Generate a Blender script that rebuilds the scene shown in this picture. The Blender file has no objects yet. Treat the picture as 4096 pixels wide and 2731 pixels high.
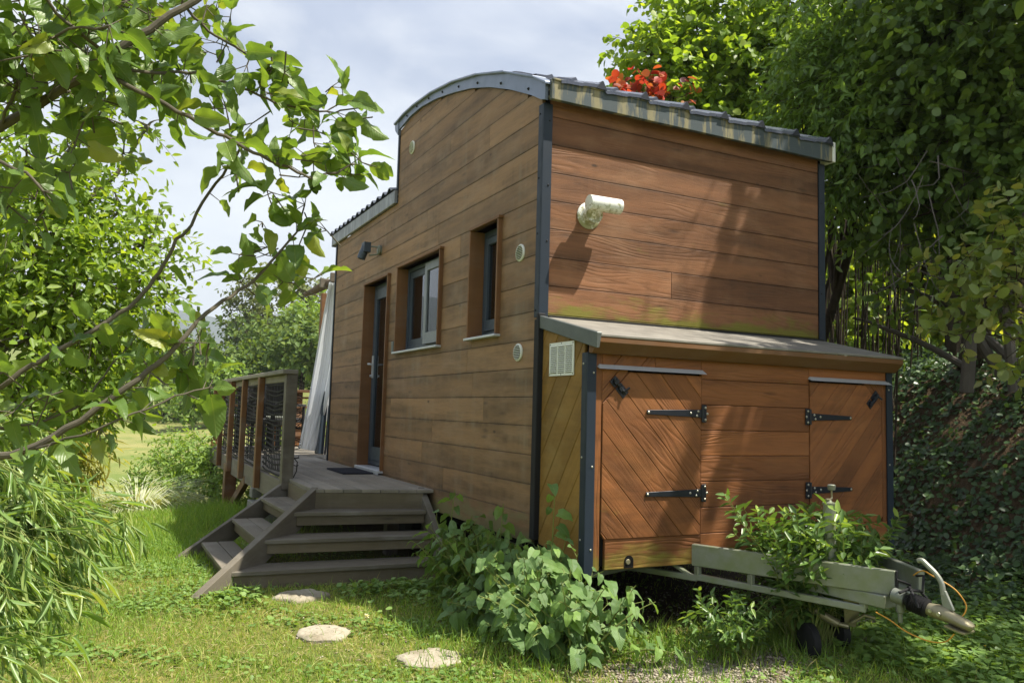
import bpy, math, random
import numpy as np
from mathutils import Vector, Matrix
random.seed(7); RS = np.random.RandomState(11)
SC = bpy.context.scene; COL = SC.collection
# ---------------------------------------------------------------- camera
CAM = np.array([-2.3795, -4.4088, 1.2924]); YAW, PIT, ROL, FPX = 0.4614, 0.0865, 0.0277, 3219.7
def _axes():
    f = np.array([math.sin(YAW)*math.cos(PIT), math.cos(YAW)*math.cos(PIT), math.sin(PIT)])
    r = np.array([math.cos(YAW), -math.sin(YAW), 0.]); u = np.cross(r, f)
    return r*math.cos(ROL)+u*math.sin(ROL), -r*math.sin(ROL)+u*math.cos(ROL), f
AR, AU, AF = _axes()
cd = bpy.data.cameras.new("camera"); cam = bpy.data.objects.new("camera", cd); COL.objects.link(cam)
cd.sensor_width = 36; cd.lens = FPX/4096*36; cd.clip_start = 0.05; cd.clip_end = 9000
m = Matrix.Identity(4)
for i in range(3):
    m[i][0] = AR[i]; m[i][1] = AU[i]; m[i][2] = -AF[i]; m[i][3] = CAM[i]
cam.matrix_world = m; SC.camera = cam
def P(x, y, d):
    """point at depth d seen at (x, y) of a 2352 px wide view"""
    a, b = x*1.74150, y*1.74150
    return CAM+(AF+(a-2048)/FPX*AR-(b-1365.5)/FPX*AU)*d
# ---------------------------------------------------------------- sun, sky, exposure
SUN_DIR = Vector((0.45, -0.32, 1.0)).normalized()      # towards the sun
sd = bpy.data.lights.new("sun", 'SUN'); sd.energy = 5.0; sd.angle = math.radians(0.53); sd.color = (1, .93, .80)
so = bpy.data.objects.new("sun", sd); COL.objects.link(so); so.rotation_euler = SUN_DIR.to_track_quat('Z', 'Y').to_euler()
so.location = (6, -3, 14)
W = bpy.data.worlds.new("World"); SC.world = W; W.use_nodes = True
def world():
    nt = W.node_tree; nt.nodes.clear(); L = nt.links.new
    def nd(t, **k):
        n = nt.nodes.new(t)
        for a, b in k.items(): setattr(n, a, b)
        return n
    out = nd('ShaderNodeOutputWorld'); bg = nd('ShaderNodeBackground'); bg.inputs[1].default_value = 0.102
    sky = nd('ShaderNodeTexSky', sky_type='NISHITA', sun_disc=False)
    sky.sun_elevation = math.asin(SUN_DIR.z); sky.sun_rotation = math.atan2(SUN_DIR.x, SUN_DIR.y)
    sky.air_density = 1.0; sky.dust_density = 2.5; sky.ozone_density = 1.0
    tc = nd('ShaderNodeTexCoord'); sep = nd('ShaderNodeSeparateXYZ'); L(tc.outputs['Generated'], sep.inputs[0])
    # project the view direction on a cloud layer
    mx = nd('ShaderNodeMath', operation='MAXIMUM'); mx.inputs[1].default_value = 0.0; L(sep.outputs[2], mx.inputs[0])
    ad = nd('ShaderNodeMath', operation='ADD'); ad.inputs[1].default_value = 0.22; L(mx.outputs[0], ad.inputs[0])
    vd = nd('ShaderNodeVectorMath', operation='DIVIDE'); L(tc.outputs['Generated'], vd.inputs[0])
    cb = nd('ShaderNodeCombineXYZ')
    for i in range(3): L(ad.outputs[0], cb.inputs[i])
    L(cb.outputs[0], vd.inputs[1])
    def noise(sc, det, rough, off):
        mp = nd('ShaderNodeMapping'); mp.inputs['Location'].default_value = off; L(vd.outputs[0], mp.inputs[0])
        n = nd('ShaderNodeTexNoise'); n.inputs['Scale'].default_value = sc; n.inputs['Detail'].default_value = det
        n.inputs['Roughness'].default_value = rough; n.inputs['Distortion'].default_value = .35; L(mp.outputs[0], n.inputs[0]); return n
    n1 = noise(1.9, 6, .52, (SKYO[0], SKYO[1], 0)); n2 = noise(1.1, 5, .5, (SKYO[2], SKYO[3], 3))
    r1 = nd('ShaderNodeValToRGB'); L(n1.outputs[0], r1.inputs[0])
    e = r1.color_ramp.elements; e[0].position = .44; e[1].position = .68
    e[0].color = (0, 0, 0, 1); e[1].color = (1, 1, 1, 1)
    # cloud body: blue grey underside to white
    r2 = nd('ShaderNodeValToRGB'); L(n2.outputs[0], r2.inputs[0])
    e = r2.color_ramp.elements; e[0].position = .40; e[1].position = .60
    e[0].color = (1.1, 1.5, 2.5, 1); e[1].color = (3.8, 4.1, 4.7, 1)
    # scale: these are divided by the 0.12 strength
    mixc = nd('ShaderNodeMix', data_type='RGBA'); L(r1.outputs[0], mixc.inputs[0])
    L(r2.outputs[0], mixc.inputs[6]); mixc.inputs[7].default_value = (5.4, 5.5, 5.5, 1)
    # thin clouds near the horizon read white
    hz = nd('ShaderNodeMapRange'); hz.inputs[1].default_value = .10; hz.inputs[2].default_value = .46
    hz.inputs[3].default_value = .93; hz.inputs[4].default_value = 0; L(sep.outputs[2], hz.inputs[0])
    mixh = nd('ShaderNodeMix', data_type='RGBA'); L(hz.outputs[0], mixh.inputs[0]); L(mixc.outputs[2], mixh.inputs[6])
    mixh.inputs[7].default_value = (4.9, 5.2, 5.35, 1)
    mixs = nd('ShaderNodeMix', data_type='RGBA'); mixs.inputs[0].default_value = .88
    L(sky.outputs[0], mixs.inputs[6]); L(mixh.outputs[2], mixs.inputs[7])
    L(mixs.outputs[2], bg.inputs[0]); L(bg.outputs[0], out.inputs[0])
SKYO = (0.3, 0.1, 0.0, 0.7)
world()
SC.view_settings.view_transform = 'Standard'; SC.view_settings.look = 'None'
SC.view_settings.exposure = 1.08; SC.view_settings.gamma = 1
SC.cycles.max_bounces = 8; SC.cycles.transparent_max_bounces = 24; SC.cycles.transmission_bounces = 6
SC.cycles.diffuse_bounces = 4; SC.cycles.glossy_bounces = 3
SC.cycles.sample_clamp_indirect = 6
# ---------------------------------------------------------------- materials
class NT:
    def __init__(s, name, disp=False):
        s.m = bpy.data.materials.new(name); s.m.use_nodes = True; s.nt = s.m.node_tree; s.nt.nodes.clear()
        s.out = s.nt.nodes.new('ShaderNodeOutputMaterial')
    def n(s, t, **k):
        x = s.nt.nodes.new(t)
        for a, b in k.items(): setattr(x, a, b)
        return x
    def put(s, sock, v):
        if hasattr(v, 'node') or hasattr(v, 'links'): s.nt.links.new(v, sock)
        else:
            if isinstance(v, (tuple, list)) and len(v) == 3 and sock.type == 'RGBA': v = (*v, 1)
            sock.default_value = v
    def math(s, op, a, b=0, c=None, clamp=False):
        x = s.n('ShaderNodeMath', operation=op, use_clamp=clamp); s.put(x.inputs[0], a); s.put(x.inputs[1], b)
        if c is not None: s.put(x.inputs[2], c)
        return x.outputs[0]
    def mix(s, f, a, b, bl='MIX'):
        x = s.n('ShaderNodeMix', data_type='RGBA', blend_type=bl); s.put(x.inputs[0], f); s.put(x.inputs[6], a); s.put(x.inputs[7], b)
        return x.outputs[2]
    def mapr(s, v, a, b, c=0., d=1.):
        x = s.n('ShaderNodeMapRange'); s.put(x.inputs[0], v)
        for i, q in enumerate((a, b, c, d)): s.put(x.inputs[i+1], q)
        return x.outputs[0]
    def noise(s, vec, sc, det=3, rough=.5, dist=0):
        x = s.n('ShaderNodeTexNoise'); s.put(x.inputs['Vector'], vec)
        for k, q in (('Scale', sc), ('Detail', det), ('Roughness', rough), ('Distortion', dist)): s.put(x.inputs[k], q)
        return x.outputs[0]
    def vor(s, vec, sc, out=0, feature='F1'):
        x = s.n('ShaderNodeTexVoronoi', feature=feature); s.put(x.inputs['Vector'], vec); s.put(x.inputs['Scale'], sc); return x.outputs[out]
    def mapping(s, vec, sc=(1, 1, 1), loc=(0, 0, 0)):
        x = s.n('ShaderNodeMapping'); s.put(x.inputs[0], vec); s.put(x.inputs[3], sc); s.put(x.inputs[1], loc); return x.outputs[0]
    def obj(s): return s.n('ShaderNodeTexCoord').outputs['Object']
    def pos(s): return s.n('ShaderNodeNewGeometry').outputs['Position']
    def uv(s): return s.n('ShaderNodeTexCoord').outputs['UV']
    def rnd(s): return s.n('ShaderNodeAttribute', attribute_name='rnd').outputs['Fac']
    def sep(s, v):
        x = s.n('ShaderNodeSeparateXYZ'); s.put(x.inputs[0], v); return x.outputs
    def comb(s, x, y, z):
        c = s.n('ShaderNodeCombineXYZ'); s.put(c.inputs[0], x); s.put(c.inputs[1], y); s.put(c.inputs[2], z); return c.outputs[0]
    def bump(s, h, dist=.002, st=1., nrm=None):
        x = s.n('ShaderNodeBump'); s.put(x.inputs['Height'], h); s.put(x.inputs['Distance'], dist); s.put(x.inputs['Strength'], st)
        if nrm is not None: s.put(x.inputs['Normal'], nrm)
        return x.outputs[0]
    def pbr(s, col, rough=.6, spec=.4, metal=0., nrm=None, **k):
        x = s.n('ShaderNodeBsdfPrincipled'); s.put(x.inputs['Base Color'], col); s.put(x.inputs['Roughness'], rough)
        s.put(x.inputs['Specular IOR Level'], spec); s.put(x.inputs['Metallic'], metal)
        if nrm is not None: s.put(x.inputs['Normal'], nrm)
        for a, b in k.items(): s.put(x.inputs[a.replace('_', ' ')], b)
        return x.outputs[0]
    def done(s, sh): s.nt.links.new(sh, s.out.inputs[0]); return s.m

def wood(name, base, alt, stain=(.07, .06, .045), stain_amt=.45, grain=1.0, rough=.62, moss=None, drip=False, var=.25, weather=(.3, .29, .26), wamt=.1, edge=None):
    t = NT(name); uv = t.uv(); u, v, _ = t.sep(uv); r = t.rnd(); pos = t.pos(); px, py, pz = t.sep(pos)
    off = t.math('MULTIPLY', r, 41.3)
    fig = t.noise(t.comb(t.math('MULTIPLY', u, .9), t.math('MULTIPLY', v, 7), off), 1.0, 2, .45)
    wob = t.noise(t.comb(t.math('MULTIPLY', u, 5), t.math('MULTIPLY', v, 30), off), 1.0, 2, .5)
    ph = t.math('ADD', t.math('MULTIPLY', fig, 80), t.math('ADD', t.math('MULTIPLY', v, 130), t.math('MULTIPLY', wob, 3)))
    ring = t.math('MULTIPLY_ADD', t.math('SINE', ph), .5, .5)
    ring = t.math('POWER', ring, 2.2)
    rm = t.noise(t.comb(t.math('MULTIPLY', u, 1.7), t.math('MULTIPLY', v, 5), off), 1.0, 3, .6); ring = t.math('MULTIPLY', ring, t.mapr(rm, .38, .66, .08, 1.1))
    fib = t.noise(t.comb(t.math('MULTIPLY', u, 9), t.math('MULTIPLY', v, 420), off), 1.0, 2, .6)
    knot = t.vor(t.comb(t.math('MULTIPLY', u, 1.6), t.math('MULTIPLY', v, 7), off), 1.0)
    kn = t.mapr(knot, .0, .12, 1, 0)
    broad = t.noise(t.comb(t.math('MULTIPLY', u, .7), t.math('MULTIPLY', v, 9), off), 1.0, 3, .55)
    c = t.mix(t.mapr(broad, .3, .7), base, alt)
    c = t.mix(t.math('MULTIPLY', ring, .27*grain), c, t.mix(.6, c, stain))
    c = t.mix(t.mapr(fib, .35, .75, 0, .30), c, t.mix(.65, c, stain))
    c = t.mix(t.math('MULTIPLY', kn, .75), c, stain)
    vv = t.mapr(r, 0, 1, 1-var, 1+var*.6)
    c = t.mix(1, c, t.comb(vv, vv, vv), 'MULTIPLY')
    # weather stains: long soft smears with a little vertical run
    w1 = t.noise(t.comb(t.math('MULTIPLY', px, .9), t.math('MULTIPLY', py, .9), t.math('ADD', t.math('MULTIPLY', pz, 7), t.math('MULTIPLY', r, 1.2))), 1.0, 6, .66, .2)
    w2 = t.noise(t.comb(t.math('MULTIPLY', px, 15), t.math('MULTIPLY', py, 15), t.math('MULTIPLY', pz, 1.0)), 1.0, 3, .6)
    f = t.math('MULTIPLY', t.mapr(w1, .44, .62), t.mapr(w2, .25, .7, .45, 1))
    c = t.mix(t.math('MULTIPLY', f, stain_amt), c, t.mix(1, c, (.42, .43, .42), 'MULTIPLY'))
    if edge:
        fr = t.math('FRACT', t.math('DIVIDE', t.math('SUBTRACT', pz, edge[0]), edge[1]))
        en = t.noise(t.comb(t.math('MULTIPLY', px, 3), t.math('MULTIPLY', py, 3), t.math('MULTIPLY', pz, 4)), 1.0, 4, .65)
        ed = t.math('MAXIMUM', t.mapr(fr, .0, .13, 1, 0), t.mapr(fr, .90, 1.0, 0, .8))
        c = t.mix(t.math('MULTIPLY', ed, t.mapr(en, .35, .65, .05, .7)), c, stain)
        kd = t.vor(t.comb(t.math('MULTIPLY', px, 2.3), t.math('MULTIPLY', py, 2.3), t.math('MULTIPLY', pz, 5.5)), 1.0)
        c = t.mix(t.mapr(kd, .03, .075, .8, 0), c, (.03, .018, .01))
    w3 = t.noise(t.comb(t.math('MULTIPLY', px, 2.6), t.math('MULTIPLY', py, 2.6), t.math('MULTIPLY', pz, 5)), 1.0, 4, .6)
    c = t.mix(t.mapr(w3, .5, .75, 0, wamt*2), c, weather)
    if drip:
        dn = t.noise(t.comb(t.math('MULTIPLY', px, 5), t.math('MULTIPLY', py, 5), t.math('MULTIPLY', pz, .35)), 1.0, 3, .6)
        dt = t.mapr(dn, .55, .72)
        c = t.mix(t.math('MULTIPLY', t.math('MULTIPLY', dt, t.mapr(w1, .4, .6)), .22), c, (.36, .33, .25))
    if moss:
        z0, z1, col = moss
        mn = t.noise(t.comb(t.math('MULTIPLY', px, 3), t.math('MULTIPLY', py, 3), t.math('MULTIPLY', pz, 9)), 1.0, 5, .65)
        mm = t.math('ADD', t.mapr(pz, z0, z1, 1, 0), t.mapr(mn, .3, .7, -.55, .4))
        c = t.mix(t.mapr(mm, .3, .75, 0, .88), c, col)
    h = t.math('ADD', t.math('MULTIPLY', ring, -.55*grain), t.math('MULTIPLY', fib, -.5))
    h = t.math('SUBTRACT', h, t.math('MULTIPLY', kn, .5))
    return t.done(t.pbr(c, t.mapr(fib, 0, 1, rough-.1, rough+.12), .3, 0, t.bump(h, .0024*max(grain, .35), .9)))

def metal(name, col, rough=.4, met=.7, streak=0., scol=(.3, .28, .2), blotch=0., bcol=(.3, .33, .2), spec=.5, slo=.40):
    t = NT(name); pos = t.pos(); px, py, pz = t.sep(pos); c = col
    n = t.noise(pos, 9, 4, .6)
    c = t.mix(t.mapr(n, .3, .7, 0, .3), c, tuple(q*.72 for q in col))
    if streak:
        s = t.noise(t.comb(t.math('MULTIPLY', px, 15), t.math('MULTIPLY', py, 15), t.math('MULTIPLY', pz, 2.2)), 1, 5, .7, .3)
        s = t.math('SUBTRACT', s, t.mapr(px, .8, 2.6, 0, .10))
        c = t.mix(t.mapr(s, slo, slo+.13, 0, streak), c, scol)
    if blotch:
        b = t.noise(pos, 5.5, 5, .62); c = t.mix(t.mapr(b, .42, .62, 0, blotch), c, bcol)
        b = t.vor(pos, 60); c = t.mix(t.mapr(b, .0, 1., 0, .25), c, tuple(q*.7 for q in col))
    return t.done(t.pbr(c, t.mapr(n, .3, .7, rough-.06, rough+.1), spec, met, t.bump(t.noise(pos, 40, 2), .0006, .5)))

def leafm(name, cols, trans=.4, rough=.42, spec=.4, vein=0., tcol=None, scale=1.0, spots=0.):
    """cols: colours spread over the per leaf random value"""
    t = NT(name); r = t.rnd(); ramp = t.n('ShaderNodeValToRGB'); t.put(ramp.inputs[0], r); e = ramp.color_ramp.elements
    while len(e) < len(cols): e.new(.5)
    for i, cc in enumerate(cols):
        e[i].position = i/(len(cols)-1) if len(cols[0]) == 3 else cc[3]
    for i, cc in enumerate(cols): e[i].color = (*cc[:3], 1)
    c = ramp.outputs[0]
    geo = t.n('ShaderNodeNewGeometry')
    nrm = None
    if vein:
        u, v, _ = t.sep(t.uv())
        av = t.math('ABSOLUTE', t.math('SUBTRACT', v, .5))
        mid = t.mapr(av, .0, .035, 1, 0)
        sv = t.math('SINE', t.math('MULTIPLY', t.math('SUBTRACT', u, t.math('MULTIPLY', av, .75)), 62))
        svl = t.mapr(sv, .90, 1, 0, .22)
        vm = t.math('MAXIMUM', mid, svl)
        c = t.mix(t.math('MULTIPLY', vm, vein), c, t.mix(.55, c, (.32, .36, .12)))
        nrm = t.bump(t.math('ADD', t.math('MULTIPLY', sv, .16), t.math('MULTIPLY', mid, -1)), .0009*scale, .8)
        nn = t.noise(t.pos(), 30, 3); c = t.mix(t.mapr(nn, .35, .7, 0, .3), c, t.mix(1, c, (.62, .68, .5), 'MULTIPLY'))
    if spots:
        nn = t.vor(t.pos(), 170); c = t.mix(t.mapr(nn, .12, .2, spots, 0), c, (.10, .06, .02))
    c2 = t.mix(t.math('MULTIPLY', geo.outputs['Backfacing'], .35), c, t.mix(.5, c, (.22, .27, .14)))
    d = t.pbr(c2, rough, spec, 0, nrm)
    tr = t.n('ShaderNodeBsdfTranslucent'); t.put(tr.inputs[0], t.mix(1, c, tcol or (1.9, 1.75, .6), 'MULTIPLY'))
    mx = t.n('ShaderNodeMixShader'); t.put(mx.inputs[0], trans); t.put(mx.inputs[1], d); t.put(mx.inputs[2], tr.outputs[0])
    return t.done(mx.outputs[0])
def plain(name, col, rough=.6, spec=.4, metal_=0., amt=.25, sc=12, bumpd=.001):
    t = NT(name); n = t.noise(t.pos(), sc, 4, .6)
    return t.done(t.pbr(t.mix(t.mapr(n, .3, .7, 0, amt*2), col, tuple(q*.6 for q in col)), rough, spec, metal_, t.bump(n, bumpd, .6)))
# ---------------------------------------------------------------- mesh helpers
WL = {}
class MB:
    def __init__(s): s.v = []; s.f = []; s.uv = []; s.r = []; s.mi = []; s.cm = 0
    def face(s, idx, uvs, r): s.f.append(idx); s.uv.extend(uvs); s.r.append(r); s.mi.append(s.cm)
    def poly(s, pts, uvs=None, r=None):
        r = random.random() if r is None else r
        b = len(s.v); s.v += [tuple(p) for p in pts]
        s.face(tuple(range(b, b+len(pts))), uvs or [(0, 0)]*len(pts), r)
    def hexa(s, c, r=None, axis=None):
        """c: 8 corners, bottom ring 0-3, top ring 4-7"""
        r = random.random() if r is None else r
        c = [np.array(q, float) for q in c]
        ex = [np.linalg.norm(c[1]-c[0]), np.linalg.norm(c[3]-c[0]), np.linalg.norm(c[4]-c[0])]
        ax = int(np.argmax(ex)) if axis is None else axis
        d = [c[1]-c[0], c[3]-c[0], c[4]-c[0]][ax]; d = d/(np.linalg.norm(d)+1e-9)
        b = len(s.v); s.v += [tuple(q) for q in c]
        for F in ((0, 3, 2, 1), (4, 5, 6, 7), (0, 1, 5, 4), (1, 2, 6, 5), (2, 3, 7, 6), (3, 0, 4, 7)):
            n = np.cross(c[F[1]]-c[F[0]], c[F[3]]-c[F[0]]); w = np.cross(n/(np.linalg.norm(n)+1e-12), d)
            s.face(tuple(b+i for i in F), [((c[i]-c[0])@d, (c[i]-c[0])@w) for i in F], r)
    def box(s, lo, hi, r=None, axis=None):
        x0, y0, z0 = lo; x1, y1, z1 = hi
        s.hexa([(x0, y0, z0), (x1, y0, z0), (x1, y1, z0), (x0, y1, z0), (x0, y0, z1), (x1, y0, z1), (x1, y1, z1), (x0, y1, z1)], r, axis)
    def beam(s, a, b, w, h, up=(0, 0, 1), r=None, side0=0.):
        a = np.array(a, float); b = np.array(b, float); d = b-a; d /= np.linalg.norm(d)
        u = np.array(up, float); sd = np.cross(d, u); sd /= np.linalg.norm(sd); u = np.cross(sd, d)
        p = []
        for uu in (-h/2, h/2):
            p += [a-sd*w/2+u*uu, a+sd*w/2+u*uu, b+sd*w/2+u*uu, b-sd*w/2+u*uu]
        s.hexa([p[0], p[1], p[2], p[3], p[4], p[5], p[6], p[7]], r, 1)
    def tube(s, pts, rad, n=10, r=None, cap=True):
        r = random.random() if r is None else r
        pts = [np.array(p, float) for p in pts]
        if not hasattr(rad, '__len__'): rad = [rad]*len(pts)
        prev = None; b0 = len(s.v); L = 0; Ls = []
        for i, p in enumerate(pts):
            d = pts[min(i+1, len(pts)-1)]-pts[max(i-1, 0)]; d /= (np.linalg.norm(d)+1e-9)
            if prev is None:
                a = np.cross(d, (0, 0, 1) if abs(d[2]) < .9 else (1, 0, 0))
            else: a = prev-d*(prev@d)
            a /= (np.linalg.norm(a)+1e-9); prev = a; bb = np.cross(d, a)
            if i: L += np.linalg.norm(p-pts[i-1])
            Ls.append(L)
            for k in range(n):
                t = 2*math.pi*k/n; s.v.append(tuple(p+rad[i]*(a*math.cos(t)+bb*math.sin(t))))
        for i in range(len(pts)-1):
            for k in range(n):
                k2 = (k+1) % n; w = 2*math.pi*rad[i]/n
                s.face((b0+i*n+k, b0+i*n+k2, b0+(i+1)*n+k2, b0+(i+1)*n+k), [(Ls[i], k*w), (Ls[i], (k+1)*w), (Ls[i+1], (k+1)*w), (Ls[i+1], k*w)], r)
        if cap:
            s.face(tuple(b0+k for k in range(n))[::-1], [(0, 0)]*n, r); e = b0+(len(pts)-1)*n
            s.face(tuple(e+k for k in range(n)), [(0, 0)]*n, r)
    def lathe(s, a, d, prof, n=20, r=None):
        """prof: (distance along d, radius)"""
        a = np.array(a, float); d = np.array(d, float); d /= np.linalg.norm(d)
        e = np.cross(d, (0, 0, 1) if abs(d[2]) < .9 else (1, 0, 0)); e /= np.linalg.norm(e); g = np.cross(d, e)
        r = random.random() if r is None else r; b0 = len(s.v)
        for t, q in prof:
            for k in range(n):
                an = 2*math.pi*k/n; s.v.append(tuple(a+d*t+q*(e*math.cos(an)+g*math.sin(an))))
        for i in range(len(prof)-1):
            for k in range(n):
                k2 = (k+1) % n; s.face((b0+i*n+k, b0+i*n+k2, b0+(i+1)*n+k2, b0+(i+1)*n+k), [(0, 0)]*4, r)
        s.face(tuple(b0+k for k in range(n))[::-1], [(0, 0)]*n, r); e2 = b0+(len(prof)-1)*n
        s.face(tuple(e2+k for k in range(n)), [(0, 0)]*n, r)
    def prism(s, pl, fn, t0, t1, r=None, ang=0., ch=0.):
        """convex or simple polygon pl in (a, b), fn(a, b, t) -> xyz, extruded from t0 to t1 (t1 outer); grain along ang"""
        r = random.random() if r is None else r
        ca, sa = math.cos(ang), math.sin(ang); n = len(pl)
        cx = sum(p[0] for p in pl)/n; cy = sum(p[1] for p in pl)/n
        ins = pl
        if ch:
            ins = inset(pl, ch)
        U = lambda p: (p[0]*ca+p[1]*sa, -p[0]*sa+p[1]*ca)
        b = len(s.v)
        s.v += [tuple(fn(p[0], p[1], t0)) for p in pl]; s.v += [tuple(fn(p[0], p[1], t1-(ch*.8 if ch else 0))) for p in pl]
        k = b+n
        if ch: s.v += [tuple(fn(p[0], p[1], t1)) for p in ins]
        for i in range(n):
            j = (i+1) % n; a0, a1 = U(pl[i]), U(pl[j])
            s.face((b+i, b+j, b+n+j, b+n+i), [a0, a1, (a1[0], a1[1]+.02), (a0[0], a0[1]+.02)], r)
            if ch: s.face((k+i, k+j, k+n+j, k+n+i), [a0, a1, U(ins[j]), U(ins[i])], r)
        top = k+n if ch else k
        s.face(tuple(top+i for i in range(n)), [U(p) for p in ins], r)
        s.face(tuple(b+i for i in range(n))[::-1], [U(p) for p in pl][::-1], r)
    def build(s, name, mat, parent=None, bevel=0, smooth=False, seg=1):
        me = bpy.data.meshes.new(name); off = WL.get(parent.name, (0, 0, 0)) if parent else (0, 0, 0)
        me.from_pydata([(a-off[0], b-off[1], c-off[2]) for a, b, c in s.v], [], s.f)
        uvl = me.uv_layers.new(name='UVMap'); uvl.data.foreach_set('uv', np.array(s.uv, 'f').ravel())
        at = me.attributes.new('rnd', 'FLOAT', 'FACE'); at.data.foreach_set('value', np.array(s.r, 'f'))
        for mm in (mat if isinstance(mat, (list, tuple)) else [mat]): me.materials.append(mm)
        if isinstance(mat, (list, tuple)): me.polygons.foreach_set('material_index', np.array(s.mi, 'i'))
        if smooth: me.polygons.foreach_set('use_smooth', np.ones(len(s.f), bool))
        me.update()
        o = bpy.data.objects.new(name, me); COL.objects.link(o)
        if parent: o.parent = parent; WL[o.name] = off
        else: WL[o.name] = (0, 0, 0)
        if smooth:
            md = o.modifiers.new('split', 'EDGE_SPLIT'); md.split_angle = math.radians(38)
        if bevel:
            md = o.modifiers.new('bevel', 'BEVEL'); md.width = bevel; md.segments = seg; md.limit_method = 'ANGLE'; md.angle_limit = math.radians(40)
        return o
def inset(pl, d):
    n = len(pl); out = []
    A = sum(pl[i][0]*pl[(i+1) % n][1]-pl[(i+1) % n][0]*pl[i][1] for i in range(n)); sg = 1 if A > 0 else -1
    for i in range(n):
        p0, p1, p2 = np.array(pl[i-1]), np.array(pl[i]), np.array(pl[(i+1) % n])
        a = p1-p0; b = p2-p1; a = a/(np.linalg.norm(a)+1e-9); b = b/(np.linalg.norm(b)+1e-9)
        na = np.array((-a[1], a[0]))*sg; nb = np.array((-b[1], b[0]))*sg; k = 1+na@nb
        out.append(tuple(p1+(na+nb)/max(k, .3)*d))
    return out
def clip(pl, n, c):
    """keep n.p <= c"""
    out = []
    for i in range(len(pl)):
        p, q = pl[i], pl[(i+1) % len(pl)]; a = n[0]*p[0]+n[1]*p[1]-c; b = n[0]*q[0]+n[1]*q[1]-c
        if a <= 0: out.append(p)
        if (a < 0 < b) or (b < 0 < a): t = a/(a-b); out.append((p[0]+(q[0]-p[0])*t, p[1]+(q[1]-p[1])*t))
    return out
def boards(mb, pl, fn, ang, w, gap=.003, t=.018, ch=.003, off=0., t0=0., maxlen=None):
    ca, sa = math.cos(ang), math.sin(ang); n = (-sa, ca)
    vs = [n[0]*p[0]+n[1]*p[1] for p in pl]; k = math.floor((min(vs)-off)/w)
    while off+k*w < max(vs):
        a, b = off+k*w+gap/2, off+(k+1)*w-gap/2; k += 1
        q = clip(clip(pl, n, b), (-n[0], -n[1]), -a)
        q = [p for i, p in enumerate(q) if math.dist(p, q[i-1]) > 1e-4] if q else q
        if len(q) < 3: continue
        vv = [n[0]*p[0]+n[1]*p[1] for p in q]
        if max(vv)-min(vv) < ch*2.5: continue
        mb.prism(q, fn, t0, t0+t, ang=ang, ch=ch)
def tag(o, label=None, cat=None, group=None, kind=None):
    if label: o['label'] = label
    if cat: o['category'] = cat
    if group: o['group'] = group
    if kind: o['kind'] = kind
    return o
def thing(name, label, cat, loc=(0, 0, 0), group=None):
    o = bpy.data.objects.new(name, None); COL.objects.link(o); o.location = loc; o.empty_display_size = .2
    WL[o.name] = tuple(float(q) for q in loc); return tag(o, label, cat, group)
def npmesh(name, V, F, mat, parent=None, rnd=None, uv=None, smooth=False):
    """V (n,3), F (m,4) int quads, rnd per vertex"""
    off = np.array(WL.get(parent.name, (0, 0, 0)) if parent else (0, 0, 0))
    me = bpy.data.meshes.new(name); me.vertices.add(len(V)); me.vertices.foreach_set('co', (V-off).astype('f').ravel())
    k = F.shape[1]; me.loops.add(F.size); me.polygons.add(len(F)); me.loops.foreach_set('vertex_index', F.astype('i').ravel())
    me.polygons.foreach_set('loop_start', np.arange(0, F.size, k, dtype='i')); me.polygons.foreach_set('loop_total', np.full(len(F), k, 'i'))
    if rnd is not None:
        at = me.attributes.new('rnd', 'FLOAT', 'POINT'); at.data.foreach_set('value', rnd.astype('f'))
    if uv is not None:
        ul = me.uv_layers.new(name='UVMap'); ul.data.foreach_set('uv', uv[F.ravel()].astype('f').ravel())
    if smooth: me.polygons.foreach_set('use_smooth', np.ones(len(F), bool))
    me.materials.append(mat); me.update(); me.validate()
    o = bpy.data.objects.new(name, me); COL.objects.link(o)
    if parent: o.parent = parent; WL[o.name] = tuple(off)
    else: WL[o.name] = (0, 0, 0)
    return o
SX = lambda y, z, t: (-t, y, z)          # on the side wall, t outwards
def FY(Y): return lambda x, z, t: (x, Y-t, z)
# ---------------------------------------------------------------- material set
M = {}
M['side'] = wood('larch_side', (.33, .188, .088), (.225, .132, .065), stain=(.075, .055, .035), stain_amt=.85, grain=.55, drip=True, moss=(.48, .74, (.17, .155, .07)), weather=(.33, .23, .15), wamt=.22, edge=(1.748, .181))
M['end'] = wood('larch_end', (.28, .125, .055), (.175, .078, .036), stain=(.05, .028, .018), stain_amt=.75, grain=1.0, moss=(1.86, 2.10, (.17, .165, .022)), weather=(.40, .24, .14), wamt=.14, edge=(2.454, .1828))
M['front'] = wood('larch_front', (.34, .128, .040), (.225, .085, .029), stain=(.07, .03, .013), stain_amt=.7, grain=1.3, moss=(.40, .62, (.20, .17, .03)), weather=(.34, .17, .07), wamt=.1)
M['ochre'] = wood('larch_ochre', (.30, .165, .035), (.23, .125, .025), stain=(.07, .05, .015), stain_amt=.5, grain=.5, weather=(.36, .26, .1), wamt=.2)
M['deck'] = wood('deck_boards', (.27, .24, .19), (.18, .165, .14), stain=(.06, .055, .045), stain_amt=.35, grain=.35, rough=.72, weather=(.34, .33, .30), wamt=.2)
M['stair'] = wood('stair_boards', (.20, .175, .135), (.145, .128, .10), stain=(.045, .04, .03), stain_amt=.45, grain=.35, rough=.72, weather=(.28, .27, .25), wamt=.25)
M['riser'] = wood('stair_risers', (.165, .135, .085), (.12, .10, .065), stain=(.04, .03, .02), stain_amt=.45, grain=.3, weather=(.22, .2, .17), wamt=.2)
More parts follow.
